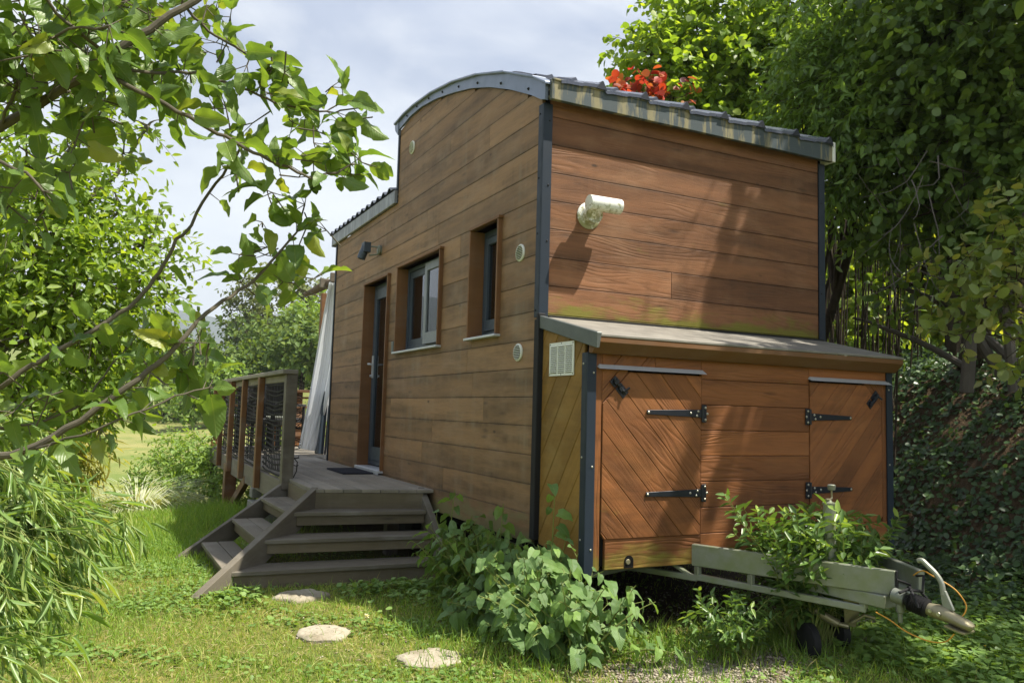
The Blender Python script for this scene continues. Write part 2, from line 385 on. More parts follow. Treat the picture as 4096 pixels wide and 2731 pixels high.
M['post'] = wood('railing_posts', (.23, .105, .04), (.16, .078, .032), stain=(.06, .035, .02), stain_amt=.45, grain=.5, weather=(.2, .18, .15), wamt=.25)
M['greypost'] = wood('grey_post', (.17, .145, .11), (.13, .11, .09), stain=(.05, .04, .03), stain_amt=.4, grain=.35, weather=(.24, .23, .2), wamt=.25)
M['reveal'] = wood('reveal_boards', (.23, .105, .038), (.17, .08, .03), grain=.15, stain_amt=.3, wamt=.06)
M['trim'] = metal('dark_slate_metal', (.017, .027, .043), .5, .0, spec=.3)
M['band'] = metal('slate_band', (.17, .205, .28), .36, .35)
M['steelgreen'] = metal('dull_trim', (.105, .12, .115), .5, .3)
M['gutter'] = metal('stained_fascia', (.055, .075, .085), .55, .1, streak=.85, scol=(.27, .235, .12), slo=.46)
M['gutterl'] = metal('pale_fascia', (.32, .34, .37), .5, .3, streak=.6, scol=(.13, .14, .16))
M['tile'] = metal('metal_tiles', (.085, .095, .13), .28, .3)
M['alu'] = metal('aluminium', (.55, .57, .60), .4, .35)
M['galv'] = metal('galvanised', (.29, .305, .27), .45, .35, blotch=.75, bcol=(.20, .23, .10))
M['galvd'] = metal('galvanised_dull', (.22, .24, .21), .5, .4, blotch=.5, bcol=(.12, .13, .06))
M['frame'] = metal('window_frame', (.045, .065, .09), .42, .1)
M['framel'] = metal('window_frame_light', (.20, .22, .24), .4, .15)
M['white'] = plain('white_plastic', (.72, .74, .70), .42, .5, amt=.12, sc=20)
def pipe_mat():
    t = NT('mossy_white_pipe'); p = t.pos(); n = t.noise(p, 42, 5, .65, .5); z = t.sep(p)[2]
    f = t.mapr(t.math('ADD', n, t.mapr(z, 2.50, 2.66, .16, -.16)), .46, .60, 0, .85)
    return t.done(t.pbr(t.mix(f, (.76, .77, .73), (.22, .22, .07)), .35, .5))
M['pipe'] = pipe_mat()
M['black'] = plain('black_steel', (.018, .022, .032), .4, .5, .3)
M['rubber'] = plain('black_rubber', (.014, .014, .016), .7, .3)
M['screw'] = metal('screws', (.55, .53, .45), .35, .85)
M['dark'] = plain('dark_void', (.01, .01, .01), .9, .1)
M['roofing'] = plain('locker_roofing', (.25, .235, .205), .62, .3, amt=.45, sc=7)
M['net'] = plain('net_rope', (.03, .028, .026), .85, .2)
M['mat'] = plain('door_mat', (.028, .03, .04), .95, .1, sc=60, bumpd=.004)
M['brass'] = metal('yellow_zinc', (.33, .30, .20), .42, .6, blotch=.4, bcol=(.2, .17, .08))
M['cable'] = plain('orange_cable', (.65, .32, .04), .5)
M['cloth'] = None
def cloth():
    t = NT('curtain_cloth'); d = t.pbr((.84, .86, .88), .8, .2); tr = t.n('ShaderNodeBsdfTranslucent'); t.put(tr.inputs[0], (.85, .88, .9))
    mx = t.n('ShaderNodeMixShader'); t.put(mx.inputs[0], .45); t.put(mx.inputs[1], d); t.put(mx.inputs[2], tr.outputs[0]); return t.done(mx.outputs[0])
M['cloth'] = cloth()
def glass():
    t = NT('window_glass'); fr = t.n('ShaderNodeFresnel'); fr.inputs[0].default_value = 2.1
    g = t.n('ShaderNodeBsdfGlossy'); g.inputs['Roughness'].default_value = .015; g.inputs[0].default_value = (.95, .97, 1, 1)
    tr = t.n('ShaderNodeBsdfTransparent'); tr.inputs[0].default_value = (.55, .57, .6, 1)
    mx = t.n('ShaderNodeMixShader'); t.put(mx.inputs[0], fr.outputs[0]); t.put(mx.inputs[1], tr.outputs[0]); t.put(mx.inputs[2], g.outputs[0])
    return t.done(mx.outputs[0])
M['glass'] = glass()
M['curt_dark'] = plain('dark_red_curtain', (.10, .045, .035), .9, .1)
# ---------------------------------------------------------------- tiny house
H = thing('tiny_house', 'brown larch-clad tiny house on a trailer with an arched roof and a two-door front locker', 'tiny house', (0, 0, 0))
PL = .181; LW = 5.24; WD = 2.46
AY = [0, .147, .475, .818, 1.176, 1.545, 1.924, 2.308, 2.6, 2.93]; AZ = [3.283, 3.365, 3.52, 3.66, 3.779, 3.873, 3.955, 4.01, 4.02, 3.987]
ATY = [-.075, .096, .544, 1.041, 1.535, 2.04, 2.5, 2.765, 3.0]; ATZ = [3.37, 3.47, 3.673, 3.838, 3.96, 4.045, 4.085, 4.09, 4.07]
arch = lambda y: float(np.interp(y, AY, AZ)); archt = lambda y: float(np.interp(y, ATY, ATZ))
OPEN = [(3.06, 3.88, .69, 2.575), (1.68, 2.79, 1.815, 2.60), (.575, 1.085, 1.825, 2.63)]    # y0, y1, z0, z1
def subtract(rects, o):
    out = []
    for (a, b, c, d) in rects:
        y0, y1, z0, z1 = o
        if y1 <= a or y0 >= b or z1 <= c or z0 >= d: out.append((a, b, c, d)); continue
        if a < y0: out.append((a, y0, c, d))
        if y1 < b: out.append((y1, b, c, d))
        aa, bb = max(a, y0), min(b, y1)
        if c < z0: out.append((aa, bb, c, z0))
        if z1 < d: out.append((aa, bb, z1, d))
    return out
mb = MB(); Z0 = 1.748
k0 = math.floor((.485-Z0)/PL)
rb = random.Random(5)
for k in range(k0, 14):
    za, zb = max(Z0+k*PL, .485)+.0014, Z0+(k+1)*PL-.0014
    y = 0.03; seams = []
    while y < LW:
        L = rb.choice([1.6, 2.1, 2.6, 3.1, 3.9])*(1 if y > .1 else rb.uniform(.35, 1)); seams.append((y, min(y+L, LW-.03))); y += L
    if len(seams) > 1 and seams[-1][1]-seams[-1][0] < .4: seams[-2] = (seams[-2][0], seams[-1][1]); seams.pop()
    for (a, b) in seams:
        rnd = rb.random()
        if zb <= 3.262:
            rs = [(a+.0008, b-.0008, za, zb)]
            for o in OPEN: rs = subtract(rs, o)
            for (a2, b2, c2, d2) in rs:
                if b2-a2 < .012 or d2-c2 < .012: continue
                mb.prism([(a2, c2), (b2, c2), (b2, d2), (a2, d2)], SX, -.02, 0, rnd, ch=.0022)
        else:   # clipped by the arch or by the low roof
            b_ = min(b, 2.93) if b > 2.93 else b
            segs = [(a, b_)] if a < 2.93 else []
            for (a2, b2) in segs:
                ys = [a2+.0008]+[q for q in np.arange(math.ceil(a2/.06)*.06, b2, .06) if a2+.01 < q < b2-.01]+[b2-.0008]
                top = [(q, min(zb, arch(q)-.004)) for q in ys if min(zb, arch(q)-.004) > za+.003]
                if len(top) < 2: continue
                pl = [(top[0][0], za), (top[-1][0], za)]+top[::-1]
                mb.prism(pl, SX, -.02, 0, rnd, ch=0)
            if b > 2.93 and za < 3.262:
                a3 = max(a, 2.931); mb.prism([(a3, za), (b, za), (b, 3.262), (a3, 3.262)], SX, -.02, 0, rnd, ch=.0022)
mb.build('side_wall', M['side'], H)
# end wall over the locker
mb = MB(); PE = .1828; ZE = 2.454
for k in range(-4, 5):
    za, zb = max(ZE+k*PE, 1.875)+.0014, min(ZE+(k+1)*PE, 3.33)-.0014
    if zb-za < .01: continue
    cuts = {-2: 1.02}.get(k); xs = [.05]+([cuts] if cuts else [])+[WD-.05]
    for a, b in zip(xs, xs[1:]):
        mb.prism([(a+.0008, za), (b-.0008, za), (b-.0008, zb), (a+.0008, zb)], FY(0), -.02, 0, rb.random(), ch=.0026)
mb.build('end_wall', M['end'], H)
# structure behind the boards: side, end, back, far walls, floor; with the openings left free
mb = MB(); rects = [(0.02, LW, .5, 3.25)]
for o in OPEN: rects = subtract(rects, o)
for (a, b, c, d) in rects: mb.prism([(a, c), (b, c), (b, d), (a, d)], SX, -.10, -.022, .5)
pl = [(.02, 3.26), (2.93, 3.26)]+[(q, arch(q)) for q in np.linspace(2.93, .02, 26)]
mb.prism(pl, SX, -.10, -.022, .5)
mb.prism(pl, SX, -WD+.01, -WD+.08, .5)
mb.box((.02, .022, .5), (WD, .1, 3.3), .5); mb.box((WD-.08, .11, .5), (WD-.002, LW, 3.26), .5); mb.box((.02, LW-.08, .5), (WD, LW, 3.26), .5)
mb.box((.105, .105, .42), (WD-.09, LW-.085, .499), .5); mb.box((.105, 2.85, 3.26), (WD-.09, 2.93, 4.0), .5)
mb.build('wall_core', M['dark'], H)
mb = MB()
boards(mb, [(0, .485), (WD, .485), (WD, 3.25), (0, 3.25)], lambda x, z, t: (x, LW+t, z), 0, PL, off=Z0, t0=.001)
boards(mb, [(0, .485), (LW, .485), (LW, 3.25), (0, 3.25)], lambda y, z, t: (WD+t, y, z), 0, PL, off=Z0, t0=.001)
mb.build('rear_wall', M['side'], H)
# arch band with screws and top rim
mb = MB(); ys = np.linspace(0.0, 2.93, 40)
for a, b in zip(ys, ys[1:]):
    mb.hexa([(-.022, a, arch(a)-.002), (-.003, a, arch(a)-.002), (-.003, b, arch(b)-.002), (-.022, b, arch(b)-.002), (-.022, a, archt(a)-.012), (-.003, a, archt(a)-.012), (-.003, b, archt(b)-.012), (-.022, b, archt(b)-.012)], .5)
# vertical return of the band at its far end and at the corner
mb.hexa([(-.03, 2.93, 3.93), (.0, 2.93, 3.93), (.0, 3.02, 4.0), (-.03, 3.02, 4.0), (-.03, 2.93, 4.07), (.0, 2.93, 4.07), (0, 3.04, 4.06), (-.03, 3.04, 4.06)], .5)
mb.hexa([(-.026, -.045, 3.268), (-.002, -.045, 3.268), (-.002, .0, 3.285), (-.026, 0, 3.285), (-.026, -.05, 3.385), (-.002, -.05, 3.385), (-.002, 0, 3.41), (-.026, 0, 3.41)], .5)
bd = mb.build('arch_band', M['band'], H, smooth=True)
mb = MB()
for y in (.19, .62, 1.04, 1.42, 1.78, 2.11, 2.42, 2.69):
    mb = MB(); mb.lathe((-.022, y, arch(y)+.035), (-1, 0, 0), [(0, .011), (.003, .011), (.006, .006), (.010, .0055)], 10); mb.build('screw', M['rubber'], bd)
mb = MB(); kk = [-.075, .10, .55, 1.04, 1.53, 2.03, 2.5, 2.78, 3.03]      # folded segments of the rim
for a, b in zip(kk, kk[1:]):
    for (x0, x1, dz) in ((-.045, .06, .0),):
        mb.hexa([(x0, a, archt(a)-.012), (x1, a, archt(a)-.012), (x1, b, archt(b)-.012), (x0, b, archt(b)-.012), (x0, a, archt(a)+.006), (x1, a, archt(a)+.010), (x1, b+.012, archt(b)+.012), (x0, b+.012, archt(b)+.008)], .5)
mb.build('roof_rim', M['band'], H, bevel=.003)
# curved roof of metal tiles: saw-tooth panels along x, steps along the arc
mb = MB(); W0, W1, NP = .06, 2.465, 7; pw = (W1-W0)/NP
prof = []
for i in range(NP):
    x0 = W0+i*pw; prof += [(x0, .0), (x0+.05, .008), (x0+pw*.45, .012), (x0+pw*.5, .020), (x0+pw-.075, .028), (x0+pw-.035, .046), (x0+pw-.006, .004)]
prof.append((W1, 0)); yy = np.linspace(-.105, 2.98, 10)
for j in range(len(yy)-1):
    a, b = yy[j], yy[j+1]; za, zb = archt(a)+.022, archt(b)+.0
    for (x0, h0), (x1, h1) in zip(prof, prof[1:]):
        mb.poly([(x0, a, za+h0), (x1, a, za+h1), (x1, b, zb+h1), (x0, b, zb+h0)], r=.5)
        mb.poly([(x0, a, za+h0-.022), (x1, a, za+h1-.022), (x1, a, za+h1), (x0, a, za+h0)], r=.5)
rf = mb.build('arched_roof', M['tile'], H)
for i in range(NP):    # dark open ends of the ribs
    x1 = W0+(i+1)*pw; mb = MB()
    mb.hexa([(x1-.085, -.11, 3.392), (x1-.004, -.11, 3.392), (x1-.004, -.02, 3.40), (x1-.085, -.02, 3.40), (x1-.04, -.108, 3.448), (x1-.030, -.108, 3.448), (x1-.028, -.02, 3.456), (x1-.045, -.02, 3.456)], .5)
    mb.build('rib_end', M['black'], rf)
mb = MB(); mb.box((.0, -.092, 3.263), (2.468, -.060, 3.398), .5); mb.box((.0, -.1, 3.385), (2.468, -.0925, 3.399), .5); mb.box((.0, -.0595, 3.37), (2.468, -.001, 3.385), .5); mb.build('eave_fascia', M['gutter'], H, bevel=.003)
mb = MB(); mb.box((2.469, -.095, 3.263), (2.50, .06, 3.42), .5); mb.box((2.40, -.05, 3.40), (2.499, .3, 3.424), .5); mb.build('gable_end_flashing', M['white'], H, bevel=.004)
# far closing wall of the arch and the lower roof behind it
mb = MB(); mb.box((-.012, 2.932, 3.39), (.02, 2.968, 3.97), .5); mb.build('step_trim', M['trim'], H, bevel=.002)
mb = MB(); W2 = 2.5
for i in range(13):
    y0 = 2.97+i*.19
    pr = [(0, 0), (.05, .004), (.09, .035), (.13, .035), (.17, .004), (.19, 0)]
    for (p, h), (q, g) in zip(pr, pr[1:]):
        for (xa, xb, z0, z1) in ((-.05, 1.25, 3.405, 3.62), (1.25, 2.55, 3.62, 3.405)):
            mb.hexa([(xa, y0+p, z0+h-.01), (xb, y0+p, z1+h-.01), (xb, y0+q, z1+g-.01), (xa, y0+q, z0+g-.01), (xa, y0+p, z0+h), (xb, y0+p, z1+h), (xb, y0+q, z1+g), (xa, y0+q, z0+g)], .5)
mb.prism([(-.0, 3.27), (2.45, 3.27), (1.25, 3.585)], lambda x, z, t: (x, 5.24+t, z), 0, .04, .5)
mb.build('lower_roof', M['tile'], H)
mb = MB(); mb.box((-.035, 2.94, 3.262), (-.003, 5.36, 3.39), .5); mb.box((-.035, 5.3605, 3.25), (2.5, 5.385, 3.39), .5); mb.build('lower_fascia', M['gutterl'], H, bevel=.003)
# corner trims, L shaped, with screws
def corner(name, x, y, sx, sy, z0, z1, w, mat, t=.012, par=H, zs=(), wx=None):
    """outer corner at (x, y); legs run towards sx, sy"""
    c = MB(); wx = wx or w
    c.box((min(x-sx*t, x+sx*wx), min(y-sy*t, y), z0), (max(x-sx*t, x+sx*wx), max(y-sy*t, y), z1), .5)
    c.box((min(x-sx*t, x), min(y+.0005*sy, y+sy*w), z0), (max(x-sx*t, x), max(y+.0005*sy, y+sy*w), z1), .5)
    o = c.build(name, mat, par, bevel=.002)
    if zs:
        for z in zs:
            s = MB(); s.lathe((x+sx*wx*.6, y-sy*t, z-.05), (0, -sy, 0), [(0, .006), (.003, .006), (.005, .003)], 8); s.build('screw', M['screw'] if z1 < 2 else M['rubber'], o)
            s = MB(); s.lathe((x-sx*t, y+sy*w*.6, z), (-sx, 0, 0), [(0, .006), (.003, .006), (.005, .003)], 8); s.build('screw', M['screw'] if z1 < 2 else M['rubber'], o)
    return o
corner('corner_trim', 0, 0, 1, 1, 1.885, 3.262, .055, M['trim'], zs=(1.93, 2.42, 2.78, 3.2), wx=.055)
corner('corner_trim', WD, 0, -1, 1, 1.885, 3.262, .05, M['trim'], zs=(1.95, 2.3, 3.0))
corner('corner_trim', 0, LW, 1, -1, .49, 3.25, .025, M['trim'])
# weathered joint strip between house and locker
mb = MB(); mb.box((-.03, -.045, .52), (.02, -.014, 1.905)); mb.box((-.022, -.013, .52), (.02, .028, 1.87)); mb.build('joint_strip', M['rubber'], H, bevel=.004)
# ---------------------------------------------------------------- openings
def surround(y0, y1, z0, z1, depth=.15, proj=.032, bottom=False):
    s = MB(); t = .022
    s.box((-proj, y0, z0), (depth, y0+t, z1-.0015)); s.box((-proj, y1-t, z0), (depth, y1, z1-.0015)); s.box((-proj-.004, y0-.012, z1), (depth, y1+.004, z1+t))
    if bottom: s.box((0.001, y0+t+.001, z0), (depth, y1-t-.001, z0+.02))
    return s
def frame(s, x, y0, y1, z0, z1, w, d, wt=None, wb=None):
    """rectangular frame facing -X, front at x, depth d; members butt"""
    wt = wt or w; wb = wb or w
    s.box((x, y0, z0), (x+d, y0+w, z1), .5); s.box((x, y1-w, z0), (x+d, y1, z1), .5)
    s.box((x+.0005, y0+w, z1-wt), (x+d, y1-w, z1), .5); s.box((x+.0005, y0+w, z0), (x+d, y1-w, z0+wb), .5)
def pane(x, y0, y1, z0, z1, par):
    s = MB(); s.box((x, y0, z0), (x+.006, y1, z1), .5); return s.build('pane', M['glass'], par)
# wide two-leaf window
y0, y1, z0, z1 = OPEN[1]
win = tag(surround(y0, y1, z0, z1).build('window', M['reveal'], H, bevel=.002), 'wide sliding window with two leaves')
s = MB(); frame(s, .075, y0+.024, y1-.024, z0+.012, z1-.003, .035, .07); s.build('frame', M['frame'], win, bevel=.002)
s = MB(); ym = 2.20; frame(s, .086, ym-.02, y1-.06, z0+.048, z1-.04, .062, .028); s.build('sash', M['frame'], win, bevel=.002)
s = MB(); frame(s, .046, y0+.035, ym+.035, z0+.04, z1-.03, .06, .028, .07, .10); s.build('sash', M['framel'], win, bevel=.002)
pane(.096, ym+.042, y1-.122, z0+.11, z1-.102, win); pane(.060, y0+.095, ym-.025, z0+.14, z1-.10, win)
s = MB(); s.box((-.05, y0-.012, z0-.022), (.07, y1+.012, z0-.004), .5); s.build('sill', M['alu'], win, bevel=.003)
s = MB()
for i in range(24):
    ya = ym+.05+i*.022; s.box((.19+.012*(i % 2), ya, z0+.02), (.20+.012*(i % 2), ya+.021, z1-.02), .5)
s.build('curtain', M['curt_dark'], win)
# narrow window
y0, y1, z0, z1 = OPEN[2]
win = tag(surround(y0, y1, z0, z1).build('window', M['reveal'], H, bevel=.002), 'narrow upright window in a deep brown surround')
s = MB(); frame(s, .085, y0+.024, y1-.024, z0+.012, z1-.003, .035, .06, .05); frame(s, .075, y0+.062, y1-.062, z0+.05, z1-.06, .05, .05, .05, .08); s.build('frame', M['frame'], win, bevel=.002)
pane(.095, y0+.113, y1-.113, z0+.131, z1-.111, win)
s = MB(); s.box((-.05, y0-.012, z0-.022), (.084, y1+.012, z0-.004), .5); s.build('sill', M['alu'], win, bevel=.003)
s = MB(); s.beam((.16, y0+.13, z0+.12), (.15, y1-.2, z1-.12), .05, .01, (1, 0, 0)); s.build('blind', M['frame'], win)
# door
y0, y1, z0, z1 = OPEN[0]
dr = surround(y0, y1, z0, z1, .15).build('door', M['reveal'], H, bevel=.002)
s = MB(); frame(s, .085, y0+.024, y1-.024, z0+.02, z1-.003, .045, .06); s.build('frame', M['frame'], dr, bevel=.002)
s = MB(); frame(s, .072, y0+.072, y1-.072, z0+.07, z1-.05, .085, .045, .11, .13); s.build('leaf', M['frame'], dr, bevel=.003)
pane(.09, y0+.159, y1-.159, z0+.202, z1-.162, dr)
s = MB(); s.box((-.045, y0+.001, z0-.02), (.12, y1-.001, z0+.006), .5); s.box((-.052, y0+.001, z0-.035), (-.0455, y1-.001, z0+.004), .5); s.build('threshold', M['alu'], dr, bevel=.002)
s = MB(); hy = y1-.115
s.box((.060, hy-.018, 1.60), (.0715, hy+.018, 1.83), .5); s.tube([(.058, hy, 1.74), (.018, hy, 1.74), (.010, hy-.02, 1.742), (.008, hy-.13, 1.735)], .010, 8); s.tube([(.058, hy, 1.62), (.04, hy, 1.62)], .012, 10)
s.build('handle', M['alu'], dr, smooth=True)
s = MB()
for i in range(11): s.box((.20+.012*(i % 2), y0+.30+i*.035, z0+.05), (.21+.012*(i % 2), y0+.334+i*.035, z1-.1), .5)
s.build('curtain', M['curt_dark'], dr)
# room behind the glass
s = MB(); s.box((1.2, .12, .505), (1.22, LW-.1, 3.2), .5); s.box((.106, .12, .5), (1.199, LW-.1, .506), .5); s.build('inner_wall', M['curt_dark'], H)
# air vents
def vent(y, z, r=.058, lab=None):
    s = MB(); s.lathe((-.0, y, z), (-1, 0, 0), [(0, r), (.008, r), (.012, r*.93)], 28)
    for i in range(9):
        dz = (-.78+i*.195)*r; h = math.sqrt(max(r*r*.72-dz*dz, .0001))
        s.hexa([(-.0125, y-h, z+dz-.0035), (-.004, y-h, z+dz-.0035), (-.004, y+h, z+dz-.0035), (-.0125, y+h, z+dz-.0035), (-.020, y-h, z+dz-.001), (-.0125, y-h, z+dz+.003), (-.0125, y+h, z+dz+.003), (-.020, y+h, z+dz-.001)], .5)
    o = s.build('air_vent', M['white'], H)
    d = MB()
    for i in range(8):
        dz = (-.68+i*.195)*r; h = math.sqrt(max(r*r*.66-dz*dz, .0001)); d.box((-.0135, y-h, z+dz-.0022), (-.0122, y+h, z+dz+.0016), .5)
    d.build('slot', M['dark'], o)
    if lab: tag(o, lab)
vent(.280, 2.337); vent(.275, 1.677); vent(2.56, 3.706, .062)
# wall spotlight
s = MB(); s.lathe((-.0, 3.43, 2.885), (-1, 0, 0), [(0, .05), (.025, .05), (.03, .043)], 20); s.tube([(-.02, 3.43, 2.915), (-.10, 3.49, 2.925)], .008, 8); s.tube([(-.02, 3.43, 2.845), (-.10, 3.49, 2.83)], .008, 8)
o = s.build('spotlight', M['galvd'], H, smooth=True)
s = MB(); s.lathe((-.125, 3.51, 2.955), (-.05, .02, -.16), [(0, .036), (.005, .04), (.09, .04), (.095, .044), (.17, .041), (.172, .033), (.165, .031)], 18); s.box((-.165, 3.46, 2.86), (-.095, 3.56, 2.962), .5)
s.build('lamp_head', M['frame'], o, smooth=True)
s = MB(); s.box((-.035, 2.805, 1.80), (.0, 2.865, 1.915), .5); s.build('switch_box', M['steelgreen'], H, bevel=.008, seg=3)
# flue terminal on the end wall
s = MB(); s.lathe((.345, 0, 2.575), (0, -1, 0), [(0, .088), (.006, .088), (.012, .08), (.013, .060), (.055, .058), (.06, .062), (.075, .062)], 28)
o = s.build('flue_terminal', M['pipe'], H, smooth=True)
s = MB(); s.tube([(.345, -.05, 2.575), (.335, -.09, 2.605), (.325, -.125, 2.622)], [.05, .053, .05], 18); s.lathe((.262, -.13, 2.625), (1, -.02, .0), [(0, .042), (.002, .049), (.02, .0495), (.235, .049), (.237, .043), (.18, .042)], 26)
s.build('pipe', M['pipe'], o, smooth=True)
# ---------------------------------------------------------------- locker over the drawbar
D = -.587; LX = 2.45; FR = FY(D)
mb = MB(); mb.box((.022, D+.022, .45), (LX-.02, -.03, 1.70), .5); mb.build('locker_core', M['dark'], H)
mb = MB()   # front cladding
boards(mb, [(.80, .43), (1.685, .43), (1.685, 1.70), (.80, 1.70)], FR, 0, .152, off=.452, t0=-.02)
boards(mb, [(.13, .43), (.798, .43), (.798, .598), (.13, .598)], FR, 0, .17, off=.43, t0=-.02)
boards(mb, [(.045, .43), (.094, .43), (.094, 1.7), (.045, 1.7)], FR, math.pi/2, .3, off=-.3, t0=-.02)
boards(mb, [(.096, 1.548), (.46, 1.548), (.46, 1.70), (.096, 1.70)], FR, math.radians(47), .135, t0=-.02)
boards(mb, [(.462, 1.548), (.798, 1.548), (.798, 1.70), (.462, 1.70)], FR, 0, .152, off=1.55, t0=-.02)
boards(mb, [(.0955, 1.354), (.268, 1.528), (.268, 1.546), (.0955, 1.546)], FR, math.radians(47), .3, t0=-.02)
boards(mb, [(1.687, 1.548), (LX-.03, 1.548), (LX-.03, 1.70), (1.687, 1.70)], FR, 0, .152, off=1.55, t0=-.02)
boards(mb, [(1.687, .45), (LX-.03, .47), (LX-.03, .618), (1.687, .618)], FR, 0, .17, off=.45, t0=-.02)
boards(mb, [(2.37, .62), (LX-.03, .62), (LX-.03, 1.546), (2.37, 1.546)], FR, math.pi/2, .3, off=-2.5, t0=-.02)
boards(mb, [(2.368, 1.38), (2.368, 1.546), (2.20, 1.546)], FR, math.radians(-47), .3, t0=-.02)
mb.build('locker_front', M['front'], H)
def arcpl(cx, cz, r, a0, a1, n): return [(cx+r*math.cos(math.radians(a0+(a1-a0)*i/n)), cz+r*math.sin(math.radians(a0+(a1-a0)*i/n))) for i in range(n+1)]
s = MB(); s.prism([(.262, .436), (.322, .436)]+arcpl(.292, .475, .03, 0, 180, 8), FR, -.004, .0015, .5); o = s.build('marker_light_hole', M['dark'], H)
s = MB(); s.lathe((.285, D-.002, .47), (0, -1, 0), [(0, .016), (.004, .013)], 10); s.build('marker_light', M['brass'], o)
# side cladding, diagonal boards, under the sloping roof
zr = lambda y: 1.885+(y/.62)*.145
mb = MB(); boards(mb, [(-.052, .5), (-.052, zr(-.05)-.05), (D+.045, zr(D)-.06), (D+.045, .45)], SX, math.radians(180-55), .135, t0=-.02)
mb.build('locker_side', M['ochre'], H)
mb = MB(); mb.box((LX-.02, D+.0225, .45), (LX-.001, -.031, 1.70)); mb.build('locker_far_side', M['front'], H)
# locker roof, edge trim and cornice
mb = MB(); mb.hexa([(-.0, -.69, 1.715), (LX+.018, -.69, 1.715), (LX+.018, -.002, 1.872), (0, -.002, 1.872), (-.0, -.69, 1.731), (LX+.018, -.69, 1.731), (LX+.018, -.002, 1.890), (0, -.002, 1.890)], .5)
o = mb.build('locker_roof', M['roofing'], H, bevel=.003)
s = MB(); s.box((.06, -.0165, 1.884), (LX, -.002, 1.90), .5); s.build('flashing', M['rubber'], o)
s = MB(); s.hexa([(-.022, -.70, 1.650), (-.001, -.70, 1.650), (-.001, -.012, 1.818), (-.022, -.012, 1.818), (-.022, -.705, 1.737), (.012, -.705, 1.737), (.012, -.012, 1.896), (-.022, -.012, 1.896)], .5)
s.build('verge_trim', M['steelgreen'], o, bevel=.003)
s = MB(); s.prism([(-.588, 1.628), (-.625, 1.628), (-.687, 1.685), (-.687, 1.7145), (-.588, 1.7145)], lambda y, z, t: (t, y, z), 0.0, LX+.012, .4, ang=math.pi/2); s.build('cornice', M['reveal'], H, bevel=.002)
corner('corner_trim', 0, D, 1, 1, .40, 1.632, .05, M['trim'], zs=(1.57, 1.05, .60), wx=.048)
corner('corner_trim', LX, D, -1, 1, .43, 1.64, .045, M['trim'], zs=(1.56, 1.05, .55))
# two doors with strap hinges, latches and drip strips
LP = [(.0985, .635), (.122, .600), (.795, .600), (.795, 1.534), (.276, 1.534), (.0985, 1.352)]
RP = [(1.69, .622), (2.335, .622), (2.36, .65), (2.36, 1.385), (2.205, 1.534), (1.69, 1.534)]
def hinge(dr, plate0, plate1, tip, z):
    s = MB(); x0, x1 = plate0, plate1; sg = 1 if tip > x1 else -1
    s.box((min(x0, x1), D-.011, z-.052), (max(x0, x1), D-.004, z+.052), .5)
    r = x1 if sg > 0 else x0
    xs = max(x0, x1) if sg > 0 else min(x0, x1)
    s.hexa([(min(xs, tip), D-.012, z-(.024 if sg > 0 else .012)), (max(xs, tip), D-.012, z-(.012 if sg > 0 else .024)), (max(xs, tip), D-.007, z-(.012 if sg > 0 else .024)), (min(xs, tip), D-.007, z-(.024 if sg > 0 else .012)),
            (min(xs, tip), D-.012, z+(.024 if sg > 0 else .012)), (max(xs, tip), D-.012, z+(.012 if sg > 0 else .024)), (max(xs, tip), D-.007, z+(.012 if sg > 0 else .024)), (min(xs, tip), D-.007, z+(.024 if sg > 0 else .012))], .5)
    s.lathe((xs, D-.012, z-.05), (0, 0, 1), [(0, .008), (.10, .008)], 10); o = s.build('hinge', M['black'], dr, bevel=.0015)
    return [(tip-sg*.012, z), (xs+sg*.09, z+.002), (xs+sg*.045, z-.013), (xs+sg*.035, z+.013), (xs-sg*.02, z+.036), (xs-sg*.02, z-.036), (xs-sg*.034, z)]
for nm, poly, ang, (pa, pb, tp), cut, lab in (('l', LP, -47, (.802, .832, .395), (.205, 1.445, 46), 'left locker door, boards falling to the right'), ('r', RP, 47, (1.645, 1.683, 2.062), (2.275, 1.44, -46), 'right locker door, darker boards rising to the right')):
    mb = MB(); boards(mb, poly, FR, math.radians(ang), .128, t=.022, t0=-.018, gap=.0022)
    d_ = tag(mb.build('locker_door', M['front'], H), lab); pts = []
    for z in (1.310, .842): pts += hinge(d_, pa, pb, tp, z)
    for (x, z) in pts: s = MB(); s.lathe((x, D-.011, z), (0, -1, 0), [(0, .0075), (.003, .0075), (.006, .004)], 8); s.build('bolt', M['screw'], d_)
    cx, cz, an = cut; sg = 1 if an > 0 else -1; a = math.radians(-45*sg)
    ux, uz = math.cos(a), math.sin(a)
    s = MB(); f = lambda u, v: (cx+ux*u-uz*v, cz+uz*u+ux*v)
    def bx(u0, u1, v0, v1, t0, t1):
        q = [f(u0, v0), f(u1, v0), f(u1, v1), f(u0, v1)]; s.prism(q, FR, t0, t1, .5)
    bx(-.066, -.022, -.026, .026, .004, .009); bx(-.012, .062, -.026, .026, .004, .009)
    p1, p2 = f(-.06, 0), f(.05, 0); s.tube([(p1[0], D-.017, p1[1]), (p2[0], D-.017, p2[1])], .0075, 8)
    bx(-.05, -.03, -.014, .014, .009, .023); bx(0, .02, -.014, .014, .009, .023)
    p3, p4 = f(.035, 0), f(.035, .034*sg); s.tube([(p3[0], D-.02, p3[1]), (p4[0], D-.04, p4[1])], .0065, 8)
    s.build('latch', M['black'], d_)
for (a, b) in ((.056, .815), (1.672, 2.43)):
    s = MB(); s.hexa([(a+.012, D-.001, 1.566), (b-.012, D-.001, 1.566), (b, D-.001, 1.556), (a, D-.001, 1.556), (a+.012, D-.004, 1.570), (b-.012, D-.004, 1.570), (b, D-.034, 1.544), (a, D-.034, 1.544)], .5)
    s.build('drip_strip', M['alu'], H)
